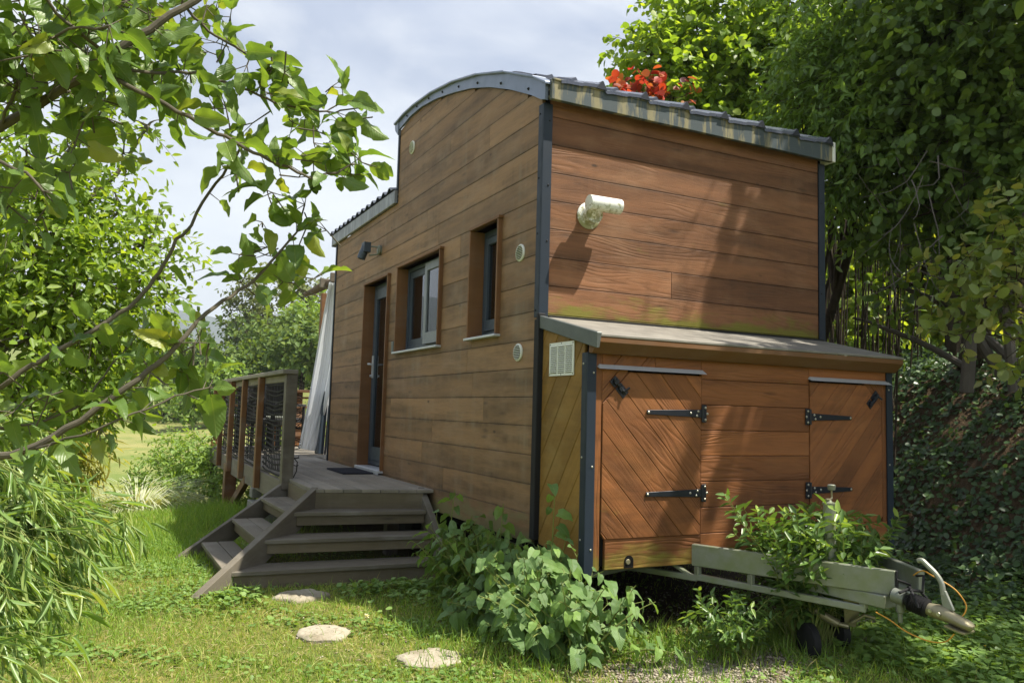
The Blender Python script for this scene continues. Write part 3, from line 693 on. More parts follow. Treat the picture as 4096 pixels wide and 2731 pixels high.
# louvred grille on the locker's side
s = MB(); ya, yb, za, zb = -.150, -.436, 1.51, 1.708
s.box((-.006, yb, za), (-.0005, ya, zb), .5)
for c in range(3):
    yc0 = ya-.018-c*.089; yc1 = yc0-.072
    for i in range(14):
        z = za+.017+i*.0118
        s.hexa([(-.0062, yc1, z), (-.0055, yc1, z), (-.0055, yc0, z), (-.0062, yc0, z), (-.0125, yc1, z+.0035), (-.006, yc1, z+.0095), (-.006, yc0, z+.0095), (-.0125, yc0, z+.0035)], .5)
o = s.build('louvre_grille', M['white'], H)
s = MB()
for c in range(3):
    yc0 = ya-.018-c*.089; yc1 = yc0-.072
    for i in range(14): s.box((-.0068, yc1, za+.0145+i*.0118), (-.0061, yc0, za+.0172+i*.0118), .5)
for (y, z) in [(ya-.01, za+.01), (yb+.01, za+.01), (ya-.01, zb-.01), (yb+.01, zb-.01), ((ya+yb)/2, za+.007), ((ya+yb)/2, zb-.007)]: s.lathe((-.006, y, z), (-1, 0, 0), [(0, .004), (.002, .003)], 8)
s.build('slot', M['dark'], o)
# ---------------------------------------------------------------- chassis
mb = MB()
for x in (.45, 2.0): mb.box((x-.03, .0, .30), (x+.03, 5.1, .418), .5)
for y in (.3, 1.6, 3.0, 4.6): mb.box((.48, y, .32), (1.97, y+.06, .40), .5)
mb.beam((.10, -.50, .395), (.60, -.30, .395), .04, .03)
mb.build('chassis', M['galvd'], H, bevel=.003)
for x in (.30, 2.15):
    for y in (2.3, 3.1):
        s = MB(); s.lathe((x-.09, y, .32), (1, 0, 0), [(0, .20), (.02, .30), (.16, .30), (.18, .20)], 28); w = s.build('wheel', M['rubber'], H)
        s = MB(); s.lathe((x-.095, y, .32), (1, 0, 0), [(0, .06), (.01, .19), (.16, .19)], 20); s.build('rim', M['galvd'], w)
# drawbar: two deep channel beams in an A with a thin lower rail under each
mb = MB()
A0, A1 = np.array((.700, -.640, .498)), np.array((1.165, -1.625, .498)); B0, B1 = np.array((1.86, -.640, .498)), np.array((1.395, -1.595, .480))
for a, b in ((A0, A1), (B0, B1)):
    mb.beam(a, b, .034, .122)
    d = (b-a)/np.linalg.norm(b-a)
    mb.beam(a+d*.02+(0, 0, -.122), b-d*.14+(0, 0, -.148), .035, .035)
    for t in (.03, .32, .86): p = a+(b-a)*t; mb.beam(p+(0, 0, -.0605), p+(0, 0, -.12-.03*t), .03, .036, (0, 1, 0))
    q = a+(b-a)*.03; mb.beam(q-d*.5+(0, 0, -.128), q+(0, 0, -.130), .035, .034)
    mb.beam(q-d*.17+(0, 0, -.062), q-d*.04+(0, 0, -.125), .03, .02)
mb.beam((A1+(B1-A1)*.1)+(0, .10, -.10), (A1+(B1-A1)*.9)+(0, .10, -.10), .10, .008)
mb.hexa([(1.10, -1.61, .375), (1.42, -1.58, .375), (1.50, -1.20, .385), (1.02, -1.20, .385), (1.10, -1.61, .437), (1.42, -1.58, .437), (1.50, -1.20, .437), (1.02, -1.20, .437)], .5)
dbar = mb.build('drawbar', M['galv'], H, bevel=.004)
s = MB(); d = (A1-A0)/np.linalg.norm(A1-A0); s.beam(A1+d*.0005, A1+d*.008, .036, .124); s.build('end_cap', M['rubber'], dbar, bevel=.002)
# coupling
def smooth(p, k=5):
    p = [np.array(q, float) for q in p]; q = [p[0]]+p+[p[-1]]; out = []
    for i in range(1, len(q)-2):
        for t in np.arange(k)/k: out.append(.5*((2*q[i])+(q[i+1]-q[i-1])*t+(2*q[i-1]-5*q[i]+4*q[i+1]-q[i+2])*t*t+(3*q[i]-q[i-1]-3*q[i+1]+q[i+2])*t**3))
    return out+[q[-1]]
K0 = P(2070, 1372, 3.92); KT = P(2226, 1436, 3.66)
T = lambda t, up=0, sd=0: K0+(KT-K0)*t+np.array((0, 0, up))+np.array((.99, .14, 0))*sd
mb = MB()
pts = [T(.0), T(.12), T(.42)]; mb.tube([T(-.15), T(.45)], .026, 16, .5)
for i in range(7): mb.lathe(T(.12+i*.042), KT-K0, [(0, .034), (.007, .046), (.014, .034)], 18, .5)
mb.tube([T(.06, .035, -.05), T(.12, .055, -.01), T(.22, .055, .04), T(.30, .03, .055), T(.24, -.02, .05)], .007, 8); mb.tube([T(.04, .05, .04), T(.14, .065, .0), T(.27, .045, -.045), T(.34, .0, -.045)], .007, 8)
mb.tube([T(.0, .09, -.04), T(.10, .07, .03), T(.2, .06, -.03), T(.28, .06, .03), T(.2, .12, .09), T(.05, .10, .11)], .006, 8)
mb.build('drawbar_bellows', M['rubber'], H, smooth=True)
mb = MB(); mb.lathe(T(-.12), KT-K0, [(0, .036), (.06, .036), (.062, .03)], 18, .5)
mb.lathe(T(-.02, .0), (0, 0, -1), [(-.03, .02), (.07, .02), (.075, .012), (.12, .010)], 12, .5)
mb.build('drawbar_tube', M['galvd'], H, smooth=True)
mb = MB(); dn = (KT-K0)/np.linalg.norm(KT-K0); sd = np.array((.99, .14, 0)); up = np.cross(sd, -dn); up = up*np.sign(up[2])
def ring(c, w, h0, h1): return [c+sd*w*math.cos(a)+up*((h1 if math.sin(a) > 0 else h0)*abs(math.sin(a))*np.sign(math.sin(a))) for a in np.linspace(0, 2*math.pi, 16, endpoint=False)]
secs = [(T(.42), .030, .028, .030), (T(.55), .034, .030, .040), (T(.66), .030, .028, .044), (T(.78), .032, .026, .030), (T(.88), .038, .028, .026), (T(.97), .038, .028, .022), (T(1.03), .030, .024, .012), (T(1.06), .014, .012, .004)]
b0 = 0
for c, w, h0, h1 in secs: mb.v += [tuple(q) for q in ring(c, w, h0, h1)]
for i in range(len(secs)-1):
    for k in range(16): k2 = (k+1) % 16; mb.face((i*16+k, i*16+k2, (i+1)*16+k2, (i+1)*16+k), [(0, 0)]*4, .5)
mb.face(tuple(range(16))[::-1], [(0, 0)]*16, .5); e = (len(secs)-1)*16; mb.face(tuple(range(e, e+16)), [(0, 0)]*16, .5)
mb.hexa([T(.74)-sd*.05-up*.036, T(.74)+sd*.05-up*.036, T(1.02)+sd*.05-up*.036, T(1.02)-sd*.05-up*.036, T(.74)-sd*.05-up*.028, T(.74)+sd*.05-up*.028, T(1.02)+sd*.05-up*.028, T(1.02)-sd*.05-up*.028], .5)
cp = mb.build('coupling_head', M['brass'], H, smooth=True)
s = MB()
for t in (.5, .62): s.lathe(T(t, .006)-sd*.033, -sd, [(0, .010), (.006, .009)], 10)
s.build('bolt', M['screw'], cp)
s = MB(); s.hexa([T(.64, .03, -.008), T(.64, .03, .008), T(.80, .04, .008), T(.80, .04, -.008), T(.60, .11, -.008), T(.60, .11, .008), T(.68, .115, .008), T(.68, .115, -.008)], .5)
s.tube(smooth([T(.64, .09), T(.62, .14), T(.54, .175), T(.42, .20), T(.33, .215), T(.27, .205)]), .0125, 10); s.build('lever', M['galv'], cp, bevel=.002)
s = MB(); s.tube(smooth([T(.02, .10, .10), T(.20, .145, .08), T(.42, .15, .04), T(.68, .12, .07), T(.84, .07, .075), T(.85, .03, .06), T(.80, .0, .04)]), .0032, 6); s.build('breakaway_cable', M['cable'], H)
s = MB(); s.tube(smooth([T(-.30, -.10, -.06), T(-.05, -.105, -.07), T(.20, -.125, -.07), T(.5, -.13, -.05), T(.74, -.10, -.05), T(.86, -.05, -.045)]), .0032, 6); s.build('breakaway_cable', M['cable'], H)
# jockey wheel post with crank
jt = P(1894, 1152, 4.30); jx, jy = 1.13, -1.30
jb = np.array((jx, jy, 0)); dd = ((jx-CAM[0])*AF[0]+(jy-CAM[1])*AF[1])
jt = P(1905, 1152, dd); jx, jy = jt[0], jt[1]; zt = jt[2]
mb = MB(); mb.tube([(jx, jy, .38), (jx, jy, zt-.01)], .033, 18, .5)
mb.lathe((jx, jy, zt-.012), (0, 0, 1), [(0, .036), (.008, .036), (.012, .016), (.022, .010)], 16)
o = mb.build('jockey_post', M['galv'], H, smooth=True)
s = MB(); e1 = np.array((.05, .03, 0)); c = np.array((jx, jy, zt+.012)); s.tube([c+(-.035, -.01, .003), c, c+e1*.9, c+e1+(0.002, 0, .01), c+e1+(0, 0, .05)], .0055, 8); s.build('crank', M['brass'], o)
s = MB(); s.lathe(c+e1+(0, 0, .045), (0, 0, 1), [(0, .012), (.004, .020), (.028, .022), (.032, .016)], 14); s.build('knob', M['galvd'], o)
s = MB(); wc = P(1541+.0, 1440, dd-.05); wc = P(1855, 1448, dd); wz = .10
s.lathe((wc[0]-.03, wc[1], wz+.01), (.95, -.3, 0), [(0, .055), (.012, .095), (.05, .095), (.062, .055)], 24); s.build('jockey_wheel', M['rubber'], H, smooth=True); s = MB(); s.lathe((wc[0]+.22, wc[1]+.02, wz+.03), (.95, -.3, 0), [(0, .055), (.012, .085), (.05, .085), (.062, .055)], 24)
w = s.build('jockey_wheel', M['rubber'], H, smooth=True)
s = MB(); s.tube([P(1870, 1400, dd+.02), P(1925, 1432, dd-.02)], .022, 12); s.tube([P(1925, 1432, dd-.02), P(1950, 1438, dd-.04)], .014, 10)
s.hexa([P(1935, 1360, dd), P(1985, 1365, dd), P(1985, 1365, dd+.03), P(1935, 1360, dd+.03), P(1940, 1435, dd), P(1965, 1440, dd), P(1965, 1440, dd+.03), P(1940, 1435, dd+.03)], .5)
s.tube([P(1955, 1430, dd-.02), P(1985, 1412, dd-.03), P(2010, 1420, dd-.03)], .010, 8); s.build('wheel_bracket', M['brass'], H, bevel=.003)
# ---------------------------------------------------------------- timber deck with railing and stairs
DZ = .652
DK = thing('timber_deck', 'weathered timber deck with net railing and open corner stairs along the tiny house', 'deck', (-.5, 3.5, DZ))
mb = MB(); xs = -.925; FLAT = lambda x, y, t: (x, y, DZ-.026+t)
boards(mb, [(-.925, 2.0), (-.90, 1.90), (-.10, 1.70), (-.004, 1.70), (-.004, 5.80), (-.925, 5.80)], FLAT, math.pi/2, .139, off=.004, gap=.006, t=.026, ch=.003)
boards(mb, [(-.925, 5.81), (2.9, 5.81), (2.9, 8.7), (-.925, 8.7)], FLAT, math.pi/2, .139, off=.06, gap=.006, t=.026, ch=.003)
boards(mb, [(.05, 5.42), (2.9, 5.42), (2.9, 5.80), (.05, 5.80)], FLAT, 0, .139, off=.004, gap=.006, t=.026, ch=.003)
mb.build('deck_boards', M['deck'], DK)
mb = MB(); mb.box((-.972, 2.86, .42), (-.928, 8.72, .624)); mb.box((-.9275, 2.84, .46), (-.03, 2.88, .624)); mb.box((-.9, 5.75, .46), (2.9, 5.79, .624)); mb.box((-.93, 8.70, .45), (2.9, 8.74, .624))
mb.box((-.07, 1.95, .46), (-.03, 5.7, .624)); mb.box((-.5, 1.95, .46), (-.46, 5.7, .624))
mb.build('fascia', M['stair'], DK, bevel=.004)
mb = MB(); mb.hexa([(-.91, 1.902, .50), (-.09, 1.705, .50), (-.09, 1.735, .50), (-.91, 1.93, .50), (-.91, 1.902, .624), (-.09, 1.705, .624), (-.09, 1.735, .624), (-.91, 1.93, .624)])
mb.hexa([(-.935, 1.99, .50), (-.90, 1.99, .50), (-.90, 2.80, .50), (-.935, 2.80, .50), (-.935, 1.99, .624), (-.90, 1.99, .624), (-.90, 2.8, .624), (-.935, 2.8, .624)])
mb.build('landing_fascia', M['riser'], DK, bevel=.003)
ST = None
TR = [(.503, -1.137, 1.703, -.105, 1.585, -1.172, 2.78), (.350, -1.383, 1.457, -.105, 1.352, -1.41, 2.63), (.192, -1.628, 1.212, -.105, 1.135, -1.65, 2.49)]
for (z, xc, yc, xr, yr, xl, yl) in TR:
    s = MB(); w = .245     # front flight tread of two boards with mitred left end
    fy = lambda x, d: yc+(yr-yc)*(x-xc)/(xr-xc)+d
    for d0, d1 in ((0, w/2-.003), (w/2+.003, w+.015)):
        s.prism([(xc+d0+.03, fy(xc, d0)), (xr, fy(xr, d0)), (xr, fy(xr, d1)), (xc+d1+.03, fy(xc, d1))], lambda x, y, t: (x, y, z-.028+t), 0, .028, ang=math.atan2(yr-yc, xr-xc))
    s.build('tread', M['stair'], DK, bevel=.003)
    s = MB(); q = .022; zb = z-.098 if z > .3 else .02
    s.hexa([(xc+.06, fy(xc+.06, q), zb), (xr-.005, fy(xr, q), zb), (xr-.005, fy(xr, q+.025), zb), (xc+.06, fy(xc+.06, q+.025), zb), (xc+.06, fy(xc+.06, q), z-.0285), (xr-.005, fy(xr, q), z-.0285), (xr-.005, fy(xr, q+.025), z-.0285), (xc+.06, fy(xc+.06, q+.025), z-.0285)])
    s.build('riser', M['riser'], DK, bevel=.002)
    s = MB()     # side flight tread
    gx = lambda y, d: xc+(xl-xc)*(y-yc)/(yl-yc)+d
    for d0, d1 in ((0, w/2-.003), (w/2+.003, w)):
        s.prism([(gx(yc, d0), yc+d0+.05), (gx(yl, d0), yl), (gx(yl, d1), yl), (gx(yc, d1), yc+d1+.05)], lambda x, y, t: (x, y, z-.028+t), 0, .028, ang=math.pi/2)
    s.build('tread', M['stair'], DK, bevel=.003)
    s = MB(); q = .022
    s.hexa([(gx(yc, q), yc+.06, zb), (gx(yc, q+.025), yc+.06, zb), (gx(yl, q+.025), yl-.01, zb), (gx(yl, q), yl-.01, zb), (gx(yc, q), yc+.06, z-.0285), (gx(yc, q+.025), yc+.06, z-.0285), (gx(yl, q+.025), yl-.01, z-.0285), (gx(yl, q), yl-.01, z-.0285)])
    s.build('riser', M['riser'], DK, bevel=.002)
def stringer(a, b, w, drop, sd):
    a, b = np.array(a, float), np.array(b, float); sd = np.array(sd, float)*w/2; dn = np.array((0, 0, -drop))
    s = MB(); s.hexa([a-sd+dn, b-sd+dn, b+sd+dn, a+sd+dn, a-sd, b-sd, b+sd, a+sd]); return s.build('stringer', M['stair'], DK, bevel=.003)
stringer((-.900, 1.94, .664), (-1.835, 1.005, .095), .055, .20, (.707, -.707, 0))
stringer((-.075, 1.80, .664), (-.075, 1.02, .10), .052, .20, (1, 0, 0))
stringer((-.93, 2.865, .645), (-1.88, 2.44, .06), .045, .19, (.41, -.91, 0))
# railing
PY = [2.86, 4.05, 5.15, 6.15, 7.15]
for i, y in enumerate(PY):
    s = MB(); w = .052 if i == 0 else .045
    s.box((-1.03, y-w, .46), (-.9735, y+w, 1.565)) if i else s.box((-.992, y-.055, .56), (-.893, y+.048, 1.565))
    tag(s.build('post', M['post'] if i else M['greypost'], DK, bevel=.004), 'grey first post of the railing' if i == 0 else None)
s = MB(); s.box((-1.03, 2.79, 1.566), (-.895, 7.25, 1.606)); s.box((-.972, 2.92, 1.50), (-.945, 7.2, 1.564)); s.build('handrail', M['deck'], DK, bevel=.005)
rr = random.Random(3)
for a, b in zip(PY, PY[1:]):
    s = MB(); nx = -.966 if a > 3 else -.955; n = 19; ys = np.linspace(a+.05, b-.045, 9)
    for i in range(n):
        z = .68+i*.045; ph = rr.uniform(0, 6); sag = rr.uniform(.006, .03)
        s.tube([(nx+rr.uniform(-.004, .004), y, z-sag*math.sin(math.pi*(y-a)/(b-a))*1.6+.005*math.sin(ph+y*9)) for y in ys], .0085, 5)
    for j in range(int((b-a)/.08)):
        y = a+.06+j*.08
        if y > b-.05: break
        s.tube([(nx+.003+rr.uniform(-.003, .003), y+rr.uniform(-.006, .006), .69+k*.2) for k in range(5)], .0042, 4)
    s.build('rope_net', M['net'], DK)
s = MB()
for i in range(34):
    z = .75+rr.random()*.80; s.tube([(-.893, 2.83, z), (-.86-rr.random()*.03, 2.81, z+rr.uniform(-.02, .02)), (-.85+rr.uniform(-.01, .02), 2.80, z+rr.uniform(-.03, .03))], .0035, 4)
s.tube([(-.89, 2.82, .83), (-.865, 2.80, .80), (-.868, 2.80, .72), (-.89, 2.82, .66)], .005, 5)
s.build('net_ends', M['net'], DK)
# deck supports
s = MB(); s.box((-1.035, 6.14, -1.2), (-.90, 6.34, .55)); s.build('support_post', M['post'], DK, bevel=.004)
s = MB(); s.beam((-.95, 6.15, .02), (-.95, 5.0, .45), .06, .10); s.build('brace', M['post'], DK, bevel=.004)
s = MB(); s.box((-1.0, 4.28, .33), (-.90, 4.44, .43)); s.box((-1.03, 4.0, -.35), (-.74, 4.36, .31)); s.build('footing', plain('concrete_block', (.24, .24, .21), .85, .2, amt=.4), DK, bevel=.006)
for (x, y) in ((-.1, 4.3), (-.15, 2.3), (1.5, 8.4), (2.7, 6.6), (-.9, 8.5)):
    s = MB(); s.box((x-.05, y-.05, -1.0), (x+.05, y+.05, .46)); s.build('support_post', M['greypost'], DK)
# far railing of the terrace
s = MB(); s.box((-.93, 8.56, 1.50), (2.9, 8.66, 1.54))
for z in (.80, .95, 1.1, 1.25, 1.4): s.box((-.93, 8.60, z), (2.9, 8.625, z+.03))
for x in (-.9, .0, .35, 1.2, 2.0, 2.85): s.box((x-.045, 8.626, .5), (x+.045, 8.70, 1.5))
s.build('far_railing', M['post'], DK, bevel=.003)
tag((lambda s: (s.box((-.345, 3.20, DZ+.001), (-.03, 3.86, DZ+.016)), s.build('door_mat', M['mat'], None, bevel=.005))[1])(MB()), 'flat dark blue door mat on the deck at the glazed door', 'door mat')
# pergola over the terrace
PG = thing('pergola', 'rough-barked pole pergola over the terrace behind the tiny house', 'pergola', (-.1, 6.0, .65))
a = P(752, 640, 10.6); b = P(772, 640, 10.6)
mb = MB(); p0 = P(737, 668, 10.9); p1 = P(755, 650, 10.6)
mb.tube([P(700, 676, 11.4), P(722, 668, 11.1), P(745, 655, 10.8), P(800, 640, 10.4)], [.03, .05, .06, .06], 10); mb.build('bark_pole', plain('bark', (.17, .13, .10), .9, .1, amt=.45, sc=20, bumpd=.01), PG, smooth=True)
mb = MB(); q0 = P(750, 638, 10.5); mb.box((q0[0]-.03, q0[1]-.35, q0[2]-.10), (q0[0]+.9, q0[1]-.31, q0[2]+.02)); mb.box((q0[0]-.03, q0[1]+.2, q0[2]-.10), (q0[0]+2.6, q0[1]+.25, q0[2]+.02)); mb.build('beam', M['greypost'], PG, bevel=.004)
mb = MB(); mb.box((.30, 7.22, .652), (.40, 7.32, q0[2]-.03)); mb.build('post', M['post'], PG, bevel=.004)
# curtain gathered at the top
top = [P(756, 648, 10.5), P(775, 652, 10.5)]; bl, br = P(684, 1029, 10.9), P(728, 1036, 10.9)
V = []; nu, nv = 64, 30
for j in range(nv):
    t = j/(nv-1)
    L_ = top[0]+(bl-top[0])*t**.85; R_ = top[1]+(br-top[1])*(t**1.25)
    R_ = R_+np.array((.16*math.sin(math.pi*t), 0, 0))
    for i in range(nu):
        s_ = i/(nu-1); p = L_+(R_-L_)*s_; amp = .022+.05*t
        V.append(p+np.array((0.2, -.9, 0))*amp*math.sin(s_*26+1.3*math.sin(t*3+s_*7))*(.5+.5*math.sin(s_*9+1))+np.array((.01*math.sin(s_*60), 0, 0)))
F = np.array([[j*nu+i, j*nu+i+1, (j+1)*nu+i+1, (j+1)*nu+i] for j in range(nv-1) for i in range(nu-1)])
c = npmesh('curtain', np.array(V), F, M['cloth'], smooth=True); 
tag(c, 'long white curtain hanging gathered behind the far corner of the tiny house', 'curtain')
# terrace furniture seen through the net
CF = plain('dark_rattan', (.028, .028, .03), .6, .4)
def chair(x, y, rz, lab):
    t = thing('garden_chair', lab, 'chair', (x, y, DZ), 'dark garden chairs on the terrace'); R_ = Matrix.Rotation(rz, 3, 'Z')
    def tb(name, boxes):
        s = MB()
        for lo, hi in boxes:
            c8 = [(lo[0], lo[1], lo[2]), (hi[0], lo[1], lo[2]), (hi[0], hi[1], lo[2]), (lo[0], hi[1], lo[2]), (lo[0], lo[1], hi[2]), (hi[0], lo[1], hi[2]), (hi[0], hi[1], hi[2]), (lo[0], hi[1], hi[2])]
            s.hexa([tuple(R_ @ Vector(q)+Vector((x, y, DZ))) for q in c8])
        s.build(name, CF, t, bevel=.008)
    tb('seat', [((-.27, -.25, .38), (.27, .27, .45))]); tb('backrest', [((-.27, .272, .38), (.27, .32, 1.0))])
    for sx in (-1, 1):
        tb('armrest', [((sx*.30-.03, -.25, .62), (sx*.30+.03, .27, .66)), ((sx*.30-.02, -.25, 0), (sx*.30+.02, -.20, .619)), ((sx*.30-.02, .22, 0), (sx*.30+.02, .265, .619))])
chair(-.42, 6.9, .9, 'dark garden chair seen through the rope net, nearest the corner of the terrace'); chair(-.1, 7.9, 2.6, 'dark garden chair half behind the white curtain, farther out on the terrace')
TB = thing('garden_table', 'low grey garden table on the terrace beyond the rope net', 'table', (-.5, 6.1, DZ))
s = MB(); s.box((-.8, 7.3, DZ+.44), (-.1, 8.2, DZ+.48)); s.build('table_top', M['galvd'], TB, bevel=.01)
for x in (-.75, -.2):
    for y in (7.36, 8.14):
        s = MB(); s.box((x-.025, y-.025, DZ), (x+.025, y+.025, DZ+.44)); s.build('leg', M['black'], TB)
a = P(744, 1000, 10.0)
BB = thing('folded_lounger', 'dark folded lounger leaning upright at the far corner of the tiny house', 'lounger', (.12, 6.6, DZ))
s = MB(); s.hexa([(.16, 6.42, DZ), (.24, 6.42, DZ), (.24, 6.62, DZ), (.16, 6.62, DZ), (.20, 6.42, 1.50), (.27, 6.42, 1.53), (.27, 6.62, 1.53), (.20, 6.62, 1.50)]); s.build('panel', M['frame'], BB, bevel=.01)
s = MB(); s.beam((.25, 6.40, DZ), (.28, 6.40, 1.30), .025, .025); s.build('leg', M['black'], BB)
# ---------------------------------------------------------------- ground
def sstep(a, b, x): t = np.clip((x-a)/(b-a), 0, 1); return t*t*(3-2*t)
def ground(x, y):
    x = np.asarray(x, float); y = np.asarray(y, float)
    h = .03+.045*sstep(-1, 1.5, y)*sstep(.6, -1.0, x)-.05*sstep(-1, -4, y)
    h = h+.012*np.sin(x*2.3+1)*np.cos(y*1.9)+.008*np.sin(x*5.1+y*3.3)
    d = x-3.25-.10*np.clip(y, -6, 8)-.15*np.sin(y*.8)        # bank on the right
    dn = np.clip(d, 0, None)
    h = h+1.75*sstep(0, 2.6, dn)+.16*np.clip(dn-1.5, 0, 30)+.06*np.sin(x*3+y*2)*sstep(.2, 1, dn)
    lef = sstep(-.3, -1.5, x)                                  # falls away behind and to the left
    drop = sstep(5.0, 12, y+.5*np.clip(-x-2, -3, 30))
    west = sstep(1.5, -2.5, x-.06*(y-6))
    h = h-drop*2.6*west
    r = np.hypot(x+2.4, y+4.4)
    far = sstep(13, 30, r)*west
    h = h+far*1.75+np.clip(r-30, 0, 40)*.028*west
    h = h+sstep(62, 150, r)*west*9+sstep(200, 900, r)*(30+25*np.sin(np.arctan2(y, x)*5))*west
    return h+sstep(10, 60, x)*6*(1-west)
n = 340; g1 = np.sinh(np.linspace(-1, 1, n)*8.2)/math.sinh(8.2)*2600
gx = g1-.8; gy = g1+1.0; XX, YY = np.meshgrid(gx, gy, indexing='ij'); ZZ = ground(XX, YY)
V = np.stack([XX.ravel(), YY.ravel(), ZZ.ravel()], 1); ii = np.arange(n*n).reshape(n, n)
F = np.stack([ii[:-1, :-1].ravel(), ii[1:, :-1].ravel(), ii[1:, 1:].ravel(), ii[:-1, 1:].ravel()], 1)
def groundmat():
    t = NT('ground'); p = t.pos(); x, y, z = t.sep(p)
    n1 = t.noise(p, 1.1, 5, .6); n2 = t.noise(p, 14, 5, .65); n3 = t.vor(p, 75)
    grass = t.mix(t.mapr(n1, .35, .65), (.12, .145, .030), (.26, .22, .075)); grass = t.mix(t.mapr(n2, .35, .7), grass, (.075, .095, .022))
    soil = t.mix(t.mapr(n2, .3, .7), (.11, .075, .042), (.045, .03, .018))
    grav = t.mix(t.mapr(n3, .1, .5), (.40, .36, .29), (.13, .10, .065))
    # gravel patch in front of the locker
    dx = t.math('SUBTRACT', x, .38); dy = t.math('SUBTRACT', y, -1.12)
    d = t.math('SQRT', t.math('ADD', t.math('MULTIPLY', dx, dx), t.math('MULTIPLY', t.math('MULTIPLY', dy, dy), 2.6)))
    d = t.math('ADD', d, t.mapr(n1, .3, .7, -.3, .3))
    c = t.mix(t.mapr(d, .35, .75, 1, 0), grass, grav)
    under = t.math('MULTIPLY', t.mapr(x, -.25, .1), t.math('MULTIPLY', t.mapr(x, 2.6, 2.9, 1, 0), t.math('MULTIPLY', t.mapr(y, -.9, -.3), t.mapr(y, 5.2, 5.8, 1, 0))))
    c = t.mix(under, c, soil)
    c = t.mix(t.mapr(t.math('ADD', x, t.mapr(n1, .3, .7, -.5, .5)), 2.7, 3.5), c, soil)
    m_ = t.noise(p, .05, 4, .6); mead = t.mix(t.mapr(m_, .4, .6), (.20, .22, .065), (.27, .25, .10)); mead = t.mix(t.mapr(t.noise(p, .6, 5, .7), .4, .7), mead, (.12, .17, .04))
    r = t.math('SQRT', t.math('ADD', t.math('MULTIPLY', x, x), t.math('MULTIPLY', y, y)))
    c = t.mix(t.mapr(r, 12, 18), c, mead); c = t.mix(t.mapr(r, 90, 160), c, (.06, .09, .035))
    return t.done(t.pbr(c, .9, .15, 0, t.bump(t.math('ADD', n2, t.math('MULTIPLY', n3, .4)), .02, .8)))
V_GROUND = V[:, 2]
tag(npmesh('ground', V, F, groundmat(), smooth=True), kind='structure')
# far blue ridge
def ridge(name, r0, az0, az1, hts, depth, col):
    n = 160; az = np.radians(np.linspace(az0, az1, n)); k = np.linspace(0, 1, n); rs = np.random.RandomState(hash(name) % 1000 if False else len(name))
    h = np.interp(k, np.linspace(0, 1, len(hts)), hts)+sum(rs.randn()*hts[0]*.03/(f**.7)*np.sin(k*f*7+rs.rand()*6) for f in range(1, 22))
    V = []; prof = [(0, 0), (.35, .45), (.7, .85), (1, 1), (1.6, .5), (2.2, 0)]
    for (d, q) in prof:
        r = r0+depth*d; V.append(np.stack([CAM[0]+r*np.sin(az), CAM[1]+r*np.cos(az), h*q-8*(q == 0)], 1))
    V = np.concatenate(V); ii = np.arange(len(prof)*n).reshape(len(prof), n)
    F = np.stack([ii[:-1, :-1].ravel(), ii[:-1, 1:].ravel(), ii[1:, 1:].ravel(), ii[1:, :-1].ravel()], 1)
    t = NT(name+'_mat'); q = t.noise(t.pos(), .02, 6, .7); mat = t.done(t.pbr(t.mix(t.mapr(q, .4, .6), col, tuple(c*.5 for c in col)), .95, .1, 0, t.bump(q, 14, 1)))
    return tag(npmesh(name, V, F, mat, smooth=True), kind='structure')
ridge('mountain_ridge', 1500, -70, 45, [150, 230, 190, 210, 260, 225, 190, 240, 215, 250], 350, (.045, .07, .04))
# ---------------------------------------------------------------- leaves
def unit(a): return a/(np.linalg.norm(a, axis=-1, keepdims=True)+1e-9)
def template(kind):
    if kind == 'six':
        V = [(0, 0), (.35, .5), (.75, .34), (1, 0), (.75, -.34), (.35, -.5)]; F = [(0, 1, 2, 3), (0, 3, 4, 5)]
    elif kind == 'round':
        V = [(0, 0), (.08, .42), (.5, .56), (1, 0), (.5, -.56), (.08, -.42), (.86, .34), (.86, -.34)]; F = [(0, 1, 2, 6), (0, 6, 3, 7), (0, 7, 4, 5)]
    elif kind == 'lance':
        V = [(0, 0), (.25, .5), (.6, .42), (1, 0), (.6, -.42), (.25, -.5)]; F = [(0, 1, 2, 3), (0, 3, 4, 5)]
    elif kind == 'blade':
        V = [(0, -.5), (0, .5), (.55, .36), (.55, -.36), (1, .06), (1, -.06)]; F = [(0, 1, 2, 3), (3, 2, 4, 5)]
    else:
        st = 11; V = []; F = []
        for i in range(st):
            a = i/(st-1)
            if kind == 'heart': w = (.5*math.sqrt(max(0, 1-(1-min(1, (a+.10)/.34))**2)) if a < .24 else .5*math.cos((a-.24)/.76*1.5)**.95) if a < 1 else .004; ab = -.07*max(0, 1-a*3)
            else: w = .5*math.sin(math.pi*min(1, a**.82+.0))**.62*(1.02 if i % 2 else .95) if 0 < a < 1 else .01; ab = 0
            if a >= 1: w = .004
            for j, q in enumerate((-1, -.5, 0, .5, 1)): V.append((a+ab*abs(q), q*w))
        for i in range(st-1):
            for j in range(4): F.append((i*5+j, i*5+j+1, (i+1)*5+j+1, (i+1)*5+j))
    return np.array(V, float), np.array(F, int)
TP = {k: template(k) for k in ('six', 'round', 'lance', 'blade', 'heart', 'apple')}
